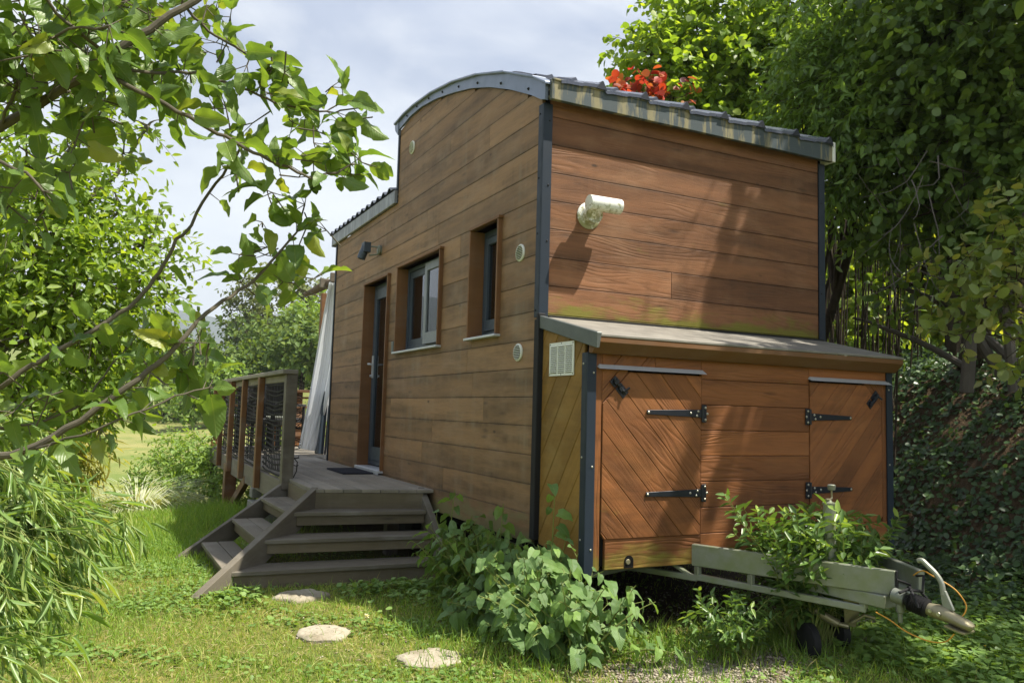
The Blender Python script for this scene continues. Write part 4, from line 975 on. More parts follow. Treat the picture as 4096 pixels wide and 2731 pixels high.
class Leaves:
    def __init__(s): s.O = []; s.D = []; s.N = []; s.L = []; s.W = []; s.R = []
    def add(s, O, D, N, L, W_, R=None):
        O = np.atleast_2d(O); k = len(O); s.O.append(O); s.D.append(np.broadcast_to(D, O.shape)); s.N.append(np.broadcast_to(N, O.shape))
        s.L.append(np.broadcast_to(L, k)); s.W.append(np.broadcast_to(W_, k)); s.R.append(RS.rand(k) if R is None else np.broadcast_to(R, k))
    def mesh(s, name, mat, parent, kind='six', curve=.25, fold=.25, wav=0., keep=None):
        O, D, N = (np.concatenate(q) for q in (s.O, s.D, s.N)); L, W_, R = (np.concatenate(q) for q in (s.L, s.W, s.R))
        if keep is not None:
            m_ = keep(O); O, D, N, L, W_, R = O[m_], D[m_], N[m_], L[m_], W_[m_], R[m_]
        D = unit(D); S = unit(np.cross(D, N)); N = np.cross(S, D); tv, tf = TP[kind]; k = len(tv); n = len(O)
        c = curve*(.4+1.2*RS.rand(n)); f = fold*(.3+1.4*RS.rand(n)); ph = RS.rand(n)*6
        a = tv[:, 0][None, :]; q = tv[:, 1][None, :]
        V = O[:, None]+D[:, None]*(L[:, None]*a)[..., None]+S[:, None]*(W_[:, None]*q)[..., None]
        nz = -(L*c)[:, None]*a**2+(W_*f)[:, None]*np.abs(q)
        if wav: nz = nz+wav*W_[:, None]*np.sin(a*14+ph[:, None])*q*2*np.sign(q)
        V = (V+N[:, None]*nz[..., None]).reshape(-1, 3)
        F = (tf[None]+(np.arange(n)*k)[:, None, None]).reshape(-1, 4)
        uv = np.tile(np.stack([tv[:, 0], tv[:, 1]*.5/np.abs(tv[:, 1]).max()+.5], 1), (n, 1))
        o = npmesh(name, V, F, mat, parent, np.repeat(R, k), uv if kind in ('heart', 'apple') else None, smooth=kind in ('heart', 'apple'))
        return o
def rvec(n): return unit(RS.randn(n, 3))
def twigs(LV, C, n, ext, nl, L, W_, tl, droop=.3, cen=None, up=.55, twm=None, rnd=None, surf=.5, flat=1.):
    """n twigs in an ellipsoid (C, ext), each with nl leaves"""
    d = rvec(n); r = RS.rand(n)**(1/3*(1-surf)+.0001 if False else .42); base = C+d*r[:, None]*np.array(ext)
    out = unit(d+.7*rvec(n)+np.array([0, 0, .2-droop]))
    for j in range(nl):
        t = (j+.5)/nl; o = base+out*(tl*t)*np.ones((n, 1))+rvec(n)*tl*.06
        o[:, 2] -= droop*tl*t*t*.6
        side = unit(np.cross(out, rvec(n))); D = unit(out*.45+side*(1-.5*t)+np.array([0, 0, -droop*.9])+.25*rvec(n))
        N = unit(np.array([0, 0, up])+.55*rvec(n)+.25*d)
        sz = (.65+.6*RS.rand(n)); rr = RS.rand(n) if rnd is None else np.clip(rnd+.3*RS.randn(n), 0, 1)
        LV.add(o, D, N, L*sz, W_*sz, rr)
    if twm is not None:
        k = max(1, n//twm[1])
        for i in range(0, n, twm[1]):
            twm[0].tube([base[i]-out[i]*.02, base[i]+out[i]*tl*.5, base[i]+out[i]*tl-np.array([0, 0, droop*tl*.4])], [twm[2], twm[2]*.7, twm[2]*.35], 4, cap=False)
    return base
def bez(a, b, n=6, sag=.1, jit=.03):
    a, b = np.array(a, float), np.array(b, float); L = np.linalg.norm(b-a); m_ = rvec(1)[0]*L*jit*2
    return [a+(b-a)*t+m_*math.sin(math.pi*t)+np.array([0, 0, sag*L*math.sin(math.pi*t)])+(rvec(1)[0]*L*jit*.3 if 0 < t < 1 else 0) for t in np.linspace(0, 1, n)]
BK = {'apple': plain('apple_bark', (.13, .115, .085), .85, .2, amt=.4, sc=30, bumpd=.003), 'dark': plain('dark_bark', (.07, .055, .04), .9, .15, amt=.5, sc=14, bumpd=.01), 'green': plain('green_stem', (.20, .24, .06), .6, .3)}
LM = {
 'apple': leafm('apple_leaf', [(.08, .15, .03), (.12, .21, .045), (.07, .13, .035), (.15, .25, .055), (.10, .18, .04), (.19, .28, .055), (.13, .22, .05), (.15, .24, .05), (.26, .29, .05)], .40, .40, .45, vein=.55),
 'back': leafm('yellow_green_leaf', [(.16, .26, .035), (.21, .32, .045), (.12, .20, .03), (.29, .38, .06)], .45, .5),
 'bamboo': leafm('bamboo_leaf', [(.20, .32, .09), (.15, .26, .06), (.26, .38, .12), (.30, .36, .10)], .35, .38, .5),
 'bamboof': leafm('far_bamboo_leaf', [(.26, .28, .06), (.36, .33, .08), (.20, .26, .05)], .4, .5),
 'knot': leafm('knotweed_leaf', [(.12, .22, .065), (.085, .16, .05), (.16, .27, .085), (.20, .33, .07)], .30, .52, .35, vein=.6, scale=2, spots=.0),
 'privet': leafm('privet_leaf', [(.08, .16, .035), (.13, .23, .05), (.07, .13, .035), (.28, .40, .07)], .30, .36, .5),
 'hazel': leafm('hazel_leaf', [(.16, .26, .035), (.24, .36, .05), (.12, .20, .03), (.34, .44, .06)], .48, .5),
 'elder': leafm('elder_leaf', [(.11, .20, .04), (.17, .28, .055), (.09, .15, .035)], .42, .40),
 'dark': leafm('dark_leaf', [(.09, .16, .035), (.14, .23, .045), (.07, .12, .03), (.20, .30, .06)], .42, .42),
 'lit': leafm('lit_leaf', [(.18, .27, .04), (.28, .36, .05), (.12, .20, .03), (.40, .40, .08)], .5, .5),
 'quince': leafm('quince_leaf', [(.15, .21, .05), (.20, .26, .06), (.10, .15, .04), (.30, .30, .08)], .35, .4),
 'red': leafm('red_leaf', [(.50, .03, .02), (.42, .05, .03), (.55, .22, .03), (.10, .03, .035), (.45, .07, .02)], .45, .45, tcol=(1.4, 1.0, .9)),
 'ivy': leafm('ivy_leaf', [(.045, .095, .035), (.07, .13, .045), (.03, .065, .027), (.10, .17, .055)], .25, .40, .45),
 'grass': leafm('grass_blade', [(.13, .24, .030), (.20, .33, .045), (.29, .38, .08), (.48, .44, .18)], .35, .55, .3),
 'clover': leafm('clover_leaf', [(.10, .19, .04), (.16, .27, .06), (.23, .35, .09)], .3, .5),
 'white': leafm('pale_grass', [(.42, .44, .30), (.30, .36, .18), (.48, .48, .38)], .3, .5),
 'bush': leafm('bush_leaf', [(.17, .28, .06), (.23, .34, .08), (.13, .22, .05)], .4, .5),
 'far1': leafm('far_leaf', [(.09, .15, .04), (.14, .21, .05), (.06, .11, .035), (.18, .24, .06)], .3, .6, .2),
 'far2': leafm('far_leaf_grey', [(.13, .16, .06), (.17, .20, .08), (.10, .13, .05)], .3, .6, .2),
 'straw': leafm('straw', [(.40, .33, .17), (.30, .24, .12), (.48, .42, .24)], .2, .6)}
# ---- apple tree in the left foreground, limbs reaching over the view
AT = thing('apple_tree', 'near apple tree at the left edge, large serrated leaves hanging across the sky', 'tree', tuple(P(-900, 1500, 2.0)[:2])+(0.,))
tb = P(-900, 1500, 2.0); tb[2] = -.05; tt = P(-620, 700, 1.9)
BR = [  # (x, y, depth) in view, start radius, end radius
 ([(-620, 700, 1.9), (-300, 480, 1.75), (0, 295, 1.6), (86, 243, 1.58), (190, 176, 1.58), (305, 95, 1.6), (362, 57, 1.62), (450, 0, 1.65), (560, -90, 1.7)], .022, .009),
 ([(190, 176, 1.58), (270, 185, 1.56), (330, 215, 1.55), (410, 257, 1.56), (476, 295, 1.58), (540, 326, 1.6), (600, 359, 1.62), (667, 385, 1.65), (715, 409, 1.68), (772, 395, 1.7), (806, 378, 1.72)], .010, .003),
 ([(300, 165, 1.6), (381, 167, 1.66), (457, 167, 1.68), (514, 190, 1.7), (595, 219, 1.72), (652, 243, 1.75), (714, 252, 1.76), (771, 257, 1.78), (812, 250, 1.8)], .007, .0025),
 ([(430, 20, 1.65), (476, 71, 1.66), (523, 100, 1.68), (571, 128, 1.7), (620, 160, 1.74), (680, 205, 1.78)], .006, .0025),
 ([(-620, 900, 1.9), (-280, 1010, 1.6), (0, 1049, 1.5), (84, 1026, 1.5), (185, 964, 1.52), (292, 891, 1.55), (365, 835, 1.58), (404, 796, 1.6), (476, 716, 1.64), (530, 682, 1.68), (581, 643, 1.7), (643, 576, 1.74), (681, 533, 1.78), (700, 470, 1.8)], .017, .0025),
 ([(-620, 800, 1.9), (-250, 930, 1.7), (0, 888, 1.6), (73, 840, 1.62), (140, 801, 1.64), (224, 753, 1.66), (297, 706, 1.7), (345, 655, 1.72), (372, 610, 1.74), (405, 552, 1.76), (440, 515, 1.78), (481, 443, 1.8), (524, 381, 1.8), (552, 340, 1.8)], .012, .004),
 ([(84, 1026, 1.5), (185, 998, 1.48), (280, 964, 1.5), (359, 930, 1.52), (426, 902, 1.55), (480, 890, 1.58)], .005, .002),
 ([(-200, 1010, 1.7), (67, 975, 1.66), (174, 941, 1.68), (224, 885, 1.72), (262, 830, 1.74), (300, 790, 1.76)], .006, .002),
 ([(292, 165, 1.6), (200, 90, 1.5), (130, 30, 1.45), (60, -60, 1.4)], .007, .004),
 ([(0, 295, 1.6), (40, 190, 1.5), (60, 110, 1.45), (160, 70, 1.42), (250, 60, 1.42)], .006, .003),
 ([(-300, 480, 1.75), (-120, 400, 1.5), (-20, 360, 1.4), (60, 400, 1.38), (100, 440, 1.38)], .008, .003)]
LV = Leaves(); bm_ = MB()
bm_.tube([tb, (tb+tt)/2+np.array((.05, .03, 0)), tt, P(-500, 300, 1.9), P(-350, -200, 1.9)], [.10, .085, .06, .04, .02], 14)
AT_trunk = bm_.build('trunk', BK['apple'], AT, smooth=True)
def spur(o, d, k, L=.053, dr=.12, bias=None):
    for i in range(k):
        D = unit(.55*d+1.0*rvec(1)[0]+np.array([0, 0, -dr]) if bias is None else .4*d+.8*rvec(1)[0]+bias); pet = .014+.02*RS.rand()
        N = unit(np.array([0, 0, .6])+.75*rvec(1)[0]); s_ = .50+.80*RS.rand(); o2 = o+D*pet
        LV.add(o2, D, N, L*s_, L*s_*.62)
        bm_.tube([o, o2+D*L*s_*.1], [.0012, .0008], 4, cap=False)
for pts, r0, r1 in BR:
    w = [P(*q) for q in pts]; bm_ = MB(); rad = np.linspace(r0*.50, r1*.7, len(w))
    fine = []
    for i in range(len(w)-1):
        for t in (0, .34, .67): fine.append((w[i]*(1-t)+w[i+1]*t+(rvec(1)[0]*.003), rad[i]*(1-t)+rad[i+1]*t, w[i+1]-w[i], pts[i][0]*(1-t)+pts[i+1][0]*t))
    fine.append((w[-1], rad[-1], w[-1]-w[-2], pts[-1][0]))
    for i in range(0, len(w)-1):
        L = np.linalg.norm(w[i+1]-w[i]); 
        if max(pts[i][0], pts[i+1][0]) < -60: continue
        dens = .034 if r0 < .013 else .05
        for t in np.arange(0, 1, dens/L):
            o = w[i]*(1-t)+w[i+1]*t; xx = pts[i][0]*(1-t)+pts[i+1][0]*t
            if xx > 340 and 480 < pts[i][1] < 720 and r0 == .012 and RS.rand() < .6: continue
            if RS.rand() < (.44 if xx > 340 else .66): spur(o, unit(w[i+1]-w[i]), RS.randint(1, 4))
    spur(w[-1], unit(w[-1]-w[-2]), 4, .065, .2)
    bm_.tube([q[0] for q in fine], [q[1] for q in fine], 9); bm_.build('branch', BK['apple'], AT, smooth=True)
bm_ = MB()
for (cx, cy, cz, n_, rx) in [(60, 60, 1.5, 26, .16), (180, 90, 1.6, 26, .15), (300, 40, 1.75, 22, .15), (60, 170, 1.5, 20, .15), (200, 230, 1.8, 18, .14), (430, 60, 1.9, 14, .12), (330, 130, 1.8, 14, .1), (40, 380, 1.5, 7, .10), (50, 450, 1.6, 6, .08), (520, 20, 1.9, 7, .09), (50, 960, 1.6, 8, .10), (330, 860, 1.7, 6, .07), (420, 830, 1.75, 7, .06), (640, 260, 1.8, 6, .07), (740, 300, 1.85, 5, .06), (640, 620, 1.8, 6, .07), (560, 400, 1.7, 5, .05), (590, 560, 1.75, 5, .05), (820, 255, 1.8, 4, .04), (825, 395, 1.75, 4, .035), (690, 520, 1.8, 6, .06), (720, 680, 1.75, 4, .04), (640, 180, 1.75, 5, .05), (700, 330, 1.7, 7, .06), (480, 200, 1.65, 6, .06), (480, 790, 1.6, 6, .05), (760, 200, 1.8, 3, .03), (500, 640, 1.7, 3, .05), (660, 450, 1.7, 6, .06), (570, 130, 1.75, 6, .06)]:
    c = P(cx, cy, cz)
    for i in range(int(n_*(.95 if cx < 340 else .6))):
        o = c+rvec(1)[0]*rx*RS.rand()**.5; d = rvec(1)[0]; spur(o, d, 3, .054)
        bm_.tube([o, o-d*.02, o-d*.045], [.0014, .0016, .0018], 4, cap=False)
bm_.build('twigs', BK['apple'], AT)
LV.mesh('foliage', LM['apple'], AT, 'apple', .55, .45, .10)
def sunpath(O):    # drops woodland leaves in the sun's path so the young maple is lit
    x = O[:, 0]-.45*(O[:, 2]-3.2); y = O[:, 1]+.32*(O[:, 2]-3.2); return ~((np.hypot(x-8.2, y-5.2) < 3.2) & (O[:, 2] > 4.2))
def tree(name, label, cat, base, top, trunk_r, blobs, L, W_, leaf, kind, nl=6, tl=.3, droop=.3, bark='dark', tw=6, twr=.004, group=None, keep=None, limbs=True, rnd=None, up=.55, curve=.25):
    """blobs: (centre, (rx, ry, rz), number of twigs)"""
    base = np.array(base, float); t = thing(name, label, cat, tuple(base), group); LV = Leaves(); tm = MB(); lm = MB()
    if trunk_r:
        tp = bez(base-np.array((0, 0, .1)), top, 7, 0, .04); tm.tube(tp, np.linspace(trunk_r, trunk_r*.35, 7), 12); tm.build('trunk', BK[bark], t, smooth=True)
    for c, e, n_ in blobs:
        b = twigs(LV, np.array(c), n_, e, nl, L, W_, tl, droop, twm=(lm, tw, twr), rnd=rnd, up=up)
        if limbs and trunk_r:
            k = RS.randint(2, 6); p = tp[k]; lm.tube(bez(p, c, 6, .06, .05), np.linspace(trunk_r*.4, trunk_r*.1, 6), 7)
            for q in range(5): i = RS.randint(len(b)); lm.tube(bez(c, b[i], 4, .04, .06), [trunk_r*.12, trunk_r*.08, trunk_r*.05, twr], 5)
    if lm.v: lm.build('limbs', BK[bark], t)
    LV.mesh('crown' if trunk_r > .03 else 'foliage', LM[leaf], t, kind, curve, .25, keep=keep); return t
def B(x, y, d, r, n_, rz=None): return (P(x, y, d), (r*d/1831*1.0, r*d/1831*1.15, (rz or r)*d/1831), n_)
outhouse = lambda O: ~((O[:, 0] > -.06) & (O[:, 0] < 2.62) & (O[:, 1] > -.75) & (O[:, 1] < 5.5) & (O[:, 2] < 4.3))
# second fruit tree behind the apple branches
b0 = P(-250, 1250, 5.0); b0[2] = ground(b0[0], b0[1])
tree('fruit_tree', 'bright yellow-green small-leaved tree behind the near apple branches', 'tree', b0, P(-120, 500, 4.9), .09,
     [B(60, 560, 4.6, 150, 240), B(180, 640, 4.8, 130, 210), B(60, 780, 4.6, 150, 240), B(230, 780, 4.9, 110, 150), B(330, 560, 5.1, 60, 26), B(370, 640, 5.1, 55, 26), B(280, 480, 5.0, 60, 26), B(180, 380, 4.9, 90, 60), B(60, 380, 4.7, 110, 110), B(300, 720, 5.1, 70, 50), B(60, 920, 4.7, 110, 130), B(200, 900, 5.0, 80, 80), B(300, 820, 5.2, 50, 26), B(180, 530, 4.9, 90, 90), B(-150, 600, 4.8, 200, 150), B(340, 290, 5.2, 50, 14), B(240, 250, 5.1, 60, 26)],
     .062, .030, 'back', 'six', 7, .24, .15, 'apple', 5, .0025)
# bamboo, lower left
bb = np.array([-4.1, -2.2, 0.]); bb = P(-330, 1500, 3.4); bb[2] = -.05
t = thing('bamboo', 'arching bamboo clump with long narrow drooping leaves in the lower left corner', 'bamboo', tuple(bb)); LV = Leaves(); cm = MB()
tips = [(40, 960, 3.3), (80, 990, 3.2), (90, 1060, 3.1), (160, 1150, 3.0), (180, 1180, 2.9), (90, 1120, 2.9), (30, 1080, 2.9), (190, 1230, 2.9), (160, 1260, 2.8), (60, 1230, 2.7), (20, 1340, 2.6), (90, 1360, 2.65), (30, 1460, 2.5), (-40, 1200, 2.7), (80, 1050, 3.3), (90, 1100, 3.1), (40, 1150, 3.0), (-30, 1020, 3.1), (-20, 1520, 2.4), (90, 1080, 3.2), (100, 1290, 2.8), (10, 1270, 2.7), (160, 1210, 3.0), (270, 1170, 3.1)]
for tpx in tips:
    e = P(*tpx); s0 = bb+np.array((RS.uniform(-.2, .2), RS.uniform(-.2, .2), 0)); mid = (s0+e)/2+np.array((0, 0, .55+.2*RS.rand()))
    pts = [(1-q)**2*s0+2*q*(1-q)*mid+q*q*e for q in np.linspace(0, 1, 12)]; cm.tube(pts, np.linspace(.006, .0018, 12), 5, cap=False)
    for i in range(5, 12):
        for k in range(4):
            o = pts[i]+rvec(1)[0]*.03; dr = unit(pts[i]-pts[i-1]); sd = unit(rvec(1)[0]*.7+dr*.6+np.array([.25, 0, -.35])); tw_ = [o, o+sd*.08, o+sd*.16+np.array([0, 0, -.03])]
            cm.tube(tw_, [.0012, .001, .0007], 3, cap=False)
            for q in range(5):
                oo = tw_[0]+(tw_[2]-tw_[0])*(q+.6)/5; D = unit(sd*.6+.6*rvec(1)[0]+np.array([.22, 0, -.5])); ll = .075+.05*RS.rand()
                LV.add(oo, D, unit(rvec(1)[0]+np.array([0, -.2, .7])), ll, .0105)
cm.build('culms', BK['green'], t); LV.mesh('foliage', LM['bamboo'], t, 'lance', .35, .5)
b0 = P(60, 1230, 5.4); b0[2] = ground(b0[0], b0[1])
tree('bamboo', 'more distant yellowish bamboo thicket between the fruit tree and the lawn', 'bamboo', b0, b0+(0, 0, .3), .0, [B(80, 1010, 5.4, 90, 170), B(30, 1030, 5.2, 110, 150), B(95, 1080, 5.6, 50, 70), B(60, 1120, 5.3, 95, 150), B(165, 985, 6.2, 38, 50), B(60, 1180, 5.1, 110, 110)], .12, .016, 'bamboof', 'lance', 7, .3, .5, 'green', 3, .0025)
# pale ornamental grass tuft
g0 = P(312, 1215, 9.6); g0[2] = ground(g0[0], g0[1])-.03
t = thing('ornamental_grass', 'clump of pale cream grass arching between the bamboo and the round bush', 'grass clump', tuple(g0)); LV = Leaves(); n_ = 560
az = RS.rand(n_)*6.283; lean = .35+.6*RS.rand(n_); o = g0+np.stack([np.cos(az), np.sin(az), 0*az], 1)*(.25*RS.rand(n_)[:, None])
D = unit(np.stack([np.cos(az)*lean, np.sin(az)*lean, np.ones(n_)], 1)); 
for seg in range(3):
    LV.add(o, D, unit(np.stack([-np.cos(az)*.2, -np.sin(az)*.2, 0*az+1], 1)+.2*rvec(n_)), .33, .024-.005*seg, RS.rand(n_)); o = o+D*.30; D = unit(D+np.stack([np.cos(az)*.35, np.sin(az)*.35, -.75*np.ones(n_)*lean], 1))
LV.mesh('foliage', LM['white'], t, 'blade', .2, .3)
# round bush and the low growth behind the lawn edge
def gz(x, y): return float(ground(x, y))
def bush(name, label, x, y, h, r, n_, L, leaf, kind='six', dz=0., group=None, cat='bush'):
    z = gz(x, y)+dz; return tree(name, label, cat, (x, y, z), (x, y, z+h*.5), .0, [((x, y, z+h*.5), (r, r, h*.55), n_), ((x+r*.4, y-.2*r, z+h*.35), (r*.7, r*.7, h*.4), n_//3), ((x-r*.45, y, z+h*.4), (r*.6, r*.6, h*.4), n_//3)], L, L*.5, leaf, kind, 7, .26, .05, tw=9, twr=.004, group=group)
q_ = P(412, 1120, 11.8)
b_ = tree('bush', 'round fresh-green bush left of the deck railing posts', 'bush', (q_[0], q_[1], gz(q_[0], q_[1])), q_, 0., [(P(410, 1120, 11.8), (.62, .62, .62), 420), (P(350, 1170, 11.5), (.42, .42, .42), 170), (P(470, 1150, 11.6), (.42, .42, .5), 190), (P(420, 1050, 12), (.42, .42, .35), 170), (P(400, 1215, 11.4), (.6, .5, .35), 190), (P(490, 1060, 12.4), (.35, .35, .4), 120)], .065, .034, 'bush', 'six', 7, .24, .05, tw=9, twr=.004)
bush('bush', 'low shrub beside the deck footing under the railing', -.55, 7.6, .8, .4, 110, .06, 'bush')
bush('bush', 'loose shrub at the meadow edge behind the railing', 2.2, 19, 1.3, 1.0, 160, .11, 'bush')
# far trees beyond the meadow
FT = [('tall broad pale tree on the far side of the meadow', 'far2', 600, 60, 9.6, 3.0), ('dark green tree left of the tall pale one across the meadow', 'far1', 520, 58, 7.4, 3.2), ('bright green tree at the left end of the far row', 'far1', 455, 56, 6.5, 3.0), ('slender half-bare tree beside the white curtain across the meadow', 'far2', 700, 57, 8.2, 2.2),
      ('low rounded tree in the middle of the far hedge row', 'far1', 640, 48, 4.8, 2.8), ('squat dark tree behind the railing end across the meadow', 'far1', 560, 46, 4.2, 2.6), ('yellow-green tree close to the white curtain across the meadow', 'bush', 735, 50, 6.0, 2.6), ('dark tree behind the apple branches on the far meadow edge', 'far1', 380, 60, 6.4, 3.4),
      ('wide grey-green tree behind the fruit tree on the far hillside', 'far2', 290, 62, 6.4, 3.6), ('bushy tree to the left on the far hillside behind the fruit tree', 'far1', 180, 60, 7, 4.0), ('low dark tree between the railing and the curtain on the meadow', 'far1', 690, 44, 3.6, 2.4), ('small pale tree in the gap under the apple branches', 'bush', 490, 44, 3.6, 2.2)]
for lab, lf, px, d, h, r in FT:
    q = P(px, 920, d); z = gz(q[0], q[1]); c = np.array([q[0], q[1], z])
    bl = [(c+np.array([0, 0, h*.62]), (r*.75, r*.75, h*.36), 130)]
    for i in range(6): a = RS.rand()*6.28; hh = RS.uniform(.35, .85); bl.append((c+np.array([math.cos(a)*r*.55, math.sin(a)*r*.55, h*hh]), (r*.42, r*.42, h*.16), 46))
    tree('deciduous_tree', lab, 'tree', c, c+np.array([0, 0, h*.75]), .16, bl, .30, .22, lf, 'six', 6, .7, .1, tw=5, twr=.02, group='trees across the meadow')
tg = {}
t = thing('hedgerow', 'continuous low hedge of mixed shrubs along the far side of the meadow', 'hedge', (0, 45, 0)); LV = Leaves()
for px in range(-700, 900, 22):
    d = RS.uniform(50, 60); q = P(px, 920, d); z = gz(q[0], q[1]); twigs(LV, np.array([q[0], q[1], z+1.0]), 40, (1.6, 1.6, 1.5+RS.rand()), 6, .32, .24, .6, .1)
LV.mesh('foliage', LM['far1'], t, 'six')
# ---- right hand side
tree('hazel', 'tall hazel with round sunlit leaves above the far end of the roof', 'tree', (5.2, 6.0, 1.3), P(1720, 200, 10.6), .10,
     [B(1500, 130, 10, 62, 90), B(1545, 215, 9.8, 80, 120), B(1600, 60, 10.2, 70, 110), B(1640, 180, 10, 95, 200), B(1700, 50, 10.3, 80, 110), B(1750, 190, 10, 100, 220), B(1820, 90, 10.2, 100, 200), B(1860, 240, 9.8, 100, 220), B(1560, 10, 10.4, 60, 60), B(1660, 280, 9.8, 80, 120), B(1780, 320, 9.6, 90, 160), B(1800, -50, 10.3, 100, 110), B(1470, 215, 9.9, 45, 40), B(1930, 10, 10, 100, 140)],
     .085, .072, 'hazel', 'round', 9, .34, .25, tw=5, twr=.005, keep=outhouse)
tree('smoke_bush', 'smoke bush with round red and orange leaves just over the roof edge', 'shrub', (4.6, 5.2, 1.2), P(1480, 230, 9.2), .035,
     [B(1395, 200, 9.2, 22, 5), B(1440, 205, 9.2, 30, 9), B(1490, 200, 9.2, 34, 9), B(1540, 225, 9.1, 30, 9), B(1540, 260, 9, 30, 9), B(1470, 240, 9.1, 34, 10)], .09, .08, 'red', 'round', 5, .2, .1, tw=2, keep=outhouse)
tree('elder', 'elder with slender mid-green leaflets hanging beside the right end of the roof', 'shrub', (4.6, 2.6, 1.4), P(1980, 300, 7.9), .07,
     [B(1900, 190, 8.2, 90, 200), B(1980, 110, 8, 90, 200), B(1960, 280, 7.8, 90, 220), B(1880, 320, 8, 70, 140), B(2010, 390, 7.7, 80, 170), B(2060, 220, 7.8, 90, 190), B(1950, 420, 7.9, 50, 70), B(2080, 60, 7.8, 90, 160), B(1840, 250, 8.3, 60, 80), B(1900, 60, 8.3, 90, 150)],
     .10, .034, 'elder', 'lance', 8, .34, .45, tw=5, twr=.004, keep=outhouse)
tree('linden', 'big dark broad-leaved tree filling the upper right corner', 'tree', (6.0, 1.2, 1.7), P(2330, 350, 7.3), .16,
     [B(2160, 120, 7.2, 120, 210), B(2280, 40, 7, 120, 210), B(2330, 200, 6.9, 120, 210), B(2200, 260, 7.2, 120, 210), B(2110, 350, 7.4, 90, 150), B(2270, 380, 7, 110, 170), B(2150, 480, 7.3, 90, 70), B(2060, 480, 7.7, 50, 26), B(2400, 480, 6.8, 110, 60), B(2100, -20, 7.4, 110, 130), B(2230, 560, 7.2, 80, 34), B(2000, 540, 8, 50, 10), B(2120, 620, 7.6, 70, 16), B(2040, 660, 8, 50, 7)],
     .082, .058, 'dark', 'round', 10, .36, .35, tw=4, twr=.005, keep=outhouse)
tree('quince', 'leafy branch-ended shrub with rounded yellow-green leaves at the right edge', 'shrub', (5.2, -.6, 1.1), P(2420, 640, 5.4), .04,
     [B(2310, 570, 5.3, 55, 14), B(2260, 650, 5.2, 60, 13), B(2335, 640, 5.1, 60, 20), B(2190, 640, 5.4, 40, 6), B(2150, 690, 5.4, 36, 4), B(2300, 740, 5.1, 60, 14), B(2230, 760, 5.2, 50, 7), B(2345, 800, 5.1, 55, 12), B(2290, 520, 5.5, 50, 8), B(2350, 490, 5.3, 50, 12)],
     .075, .05, 'quince', 'round', 6, .24, .2, tw=2, twr=.003, keep=outhouse)
def canopy_keep(O):
    # where each leaf's shadow lands: leaves are cut away to shape the sun patches on end wall, locker and ground
    t = (-.587-O[:, 1])/.32; xl = O[:, 0]-.45*t; zl = O[:, 2]-t; t2 = -O[:, 1]/.32; xw = O[:, 0]-.45*t2; zw = O[:, 2]-t2
    sl = xl-.34*(zl-1.27); sw = xw-.33*(zw-2.07); gx_ = O[:, 0]-.45*O[:, 2]; gy_ = O[:, 1]+.32*O[:, 2]
    wv = .05*np.sin(zw*7+O[:, 1]*9)+.05*np.sin(O[:, 0]*17); okl = (sl > 1.31) | ((sl > .80) & (sl < .86)) | ((sl > 1.07) & (sl < 1.09)); okw = (sw+wv > 1.52) | ((sw > 1.33) & (sw < 1.37))
    gap = np.sin(gx_*5.3+2*np.sin(gy_*3.1))*np.sin(gy_*4.7+1.3*np.sin(gx_*2.7))
    okg = (gx_ > .95) & (gap < .45)
    hit_l = (zl < 1.72) & (zl > .4) & (xl < 2.5) & (t > 0); hit_w = ~hit_l & (zw > 1.8) & (zw < 3.5) & (xw < 2.5) & (t2 > 0)
    return outhouse(O) & np.where(hit_l, okl, np.where(hit_w, okw, okg))
# canopy that shades the right of the plot (just above the frame)
tree('oak', 'tall oak leaning over the plot from the right, only its lower leaves in view', 'tree', (7.4, -2.6, 1.9), (5.6, -1.9, 7.5), .22,
     [((3.45, -1.95, 6.3), (1.0, .75, .7), 620), ((4.6, -2.1, 6.2), (1.1, 1.1, .9), 420), ((3.6, -2.6, 6.0), (.8, .9, .6), 200), ((5.6, -1.0, 6.4), (1.5, 1.3, 1.0), 300), ((7.3, -2.1, 6.2), (1.6, 1.5, .9), 300), ((3.9, -.95, 6.6), (1.05, .9, .8), 620), ((3.2, -1.5, 4.9), (.7, .5, .3), 260), ((4.0, .7, 6.9), (1.1, 1.0, .9), 300), ((6.3, -3.0, 6.3), (1.5, 1.2, 1.0), 220), ((4.5, -3.3, 5.8), (.7, .7, .5), 60), ((5.2, -4.4, 6), (1.0, .8, .6), 90)],
     .13, .09, 'dark', 'six', 7, .4, .3, tw=6, twr=.006, keep=canopy_keep)
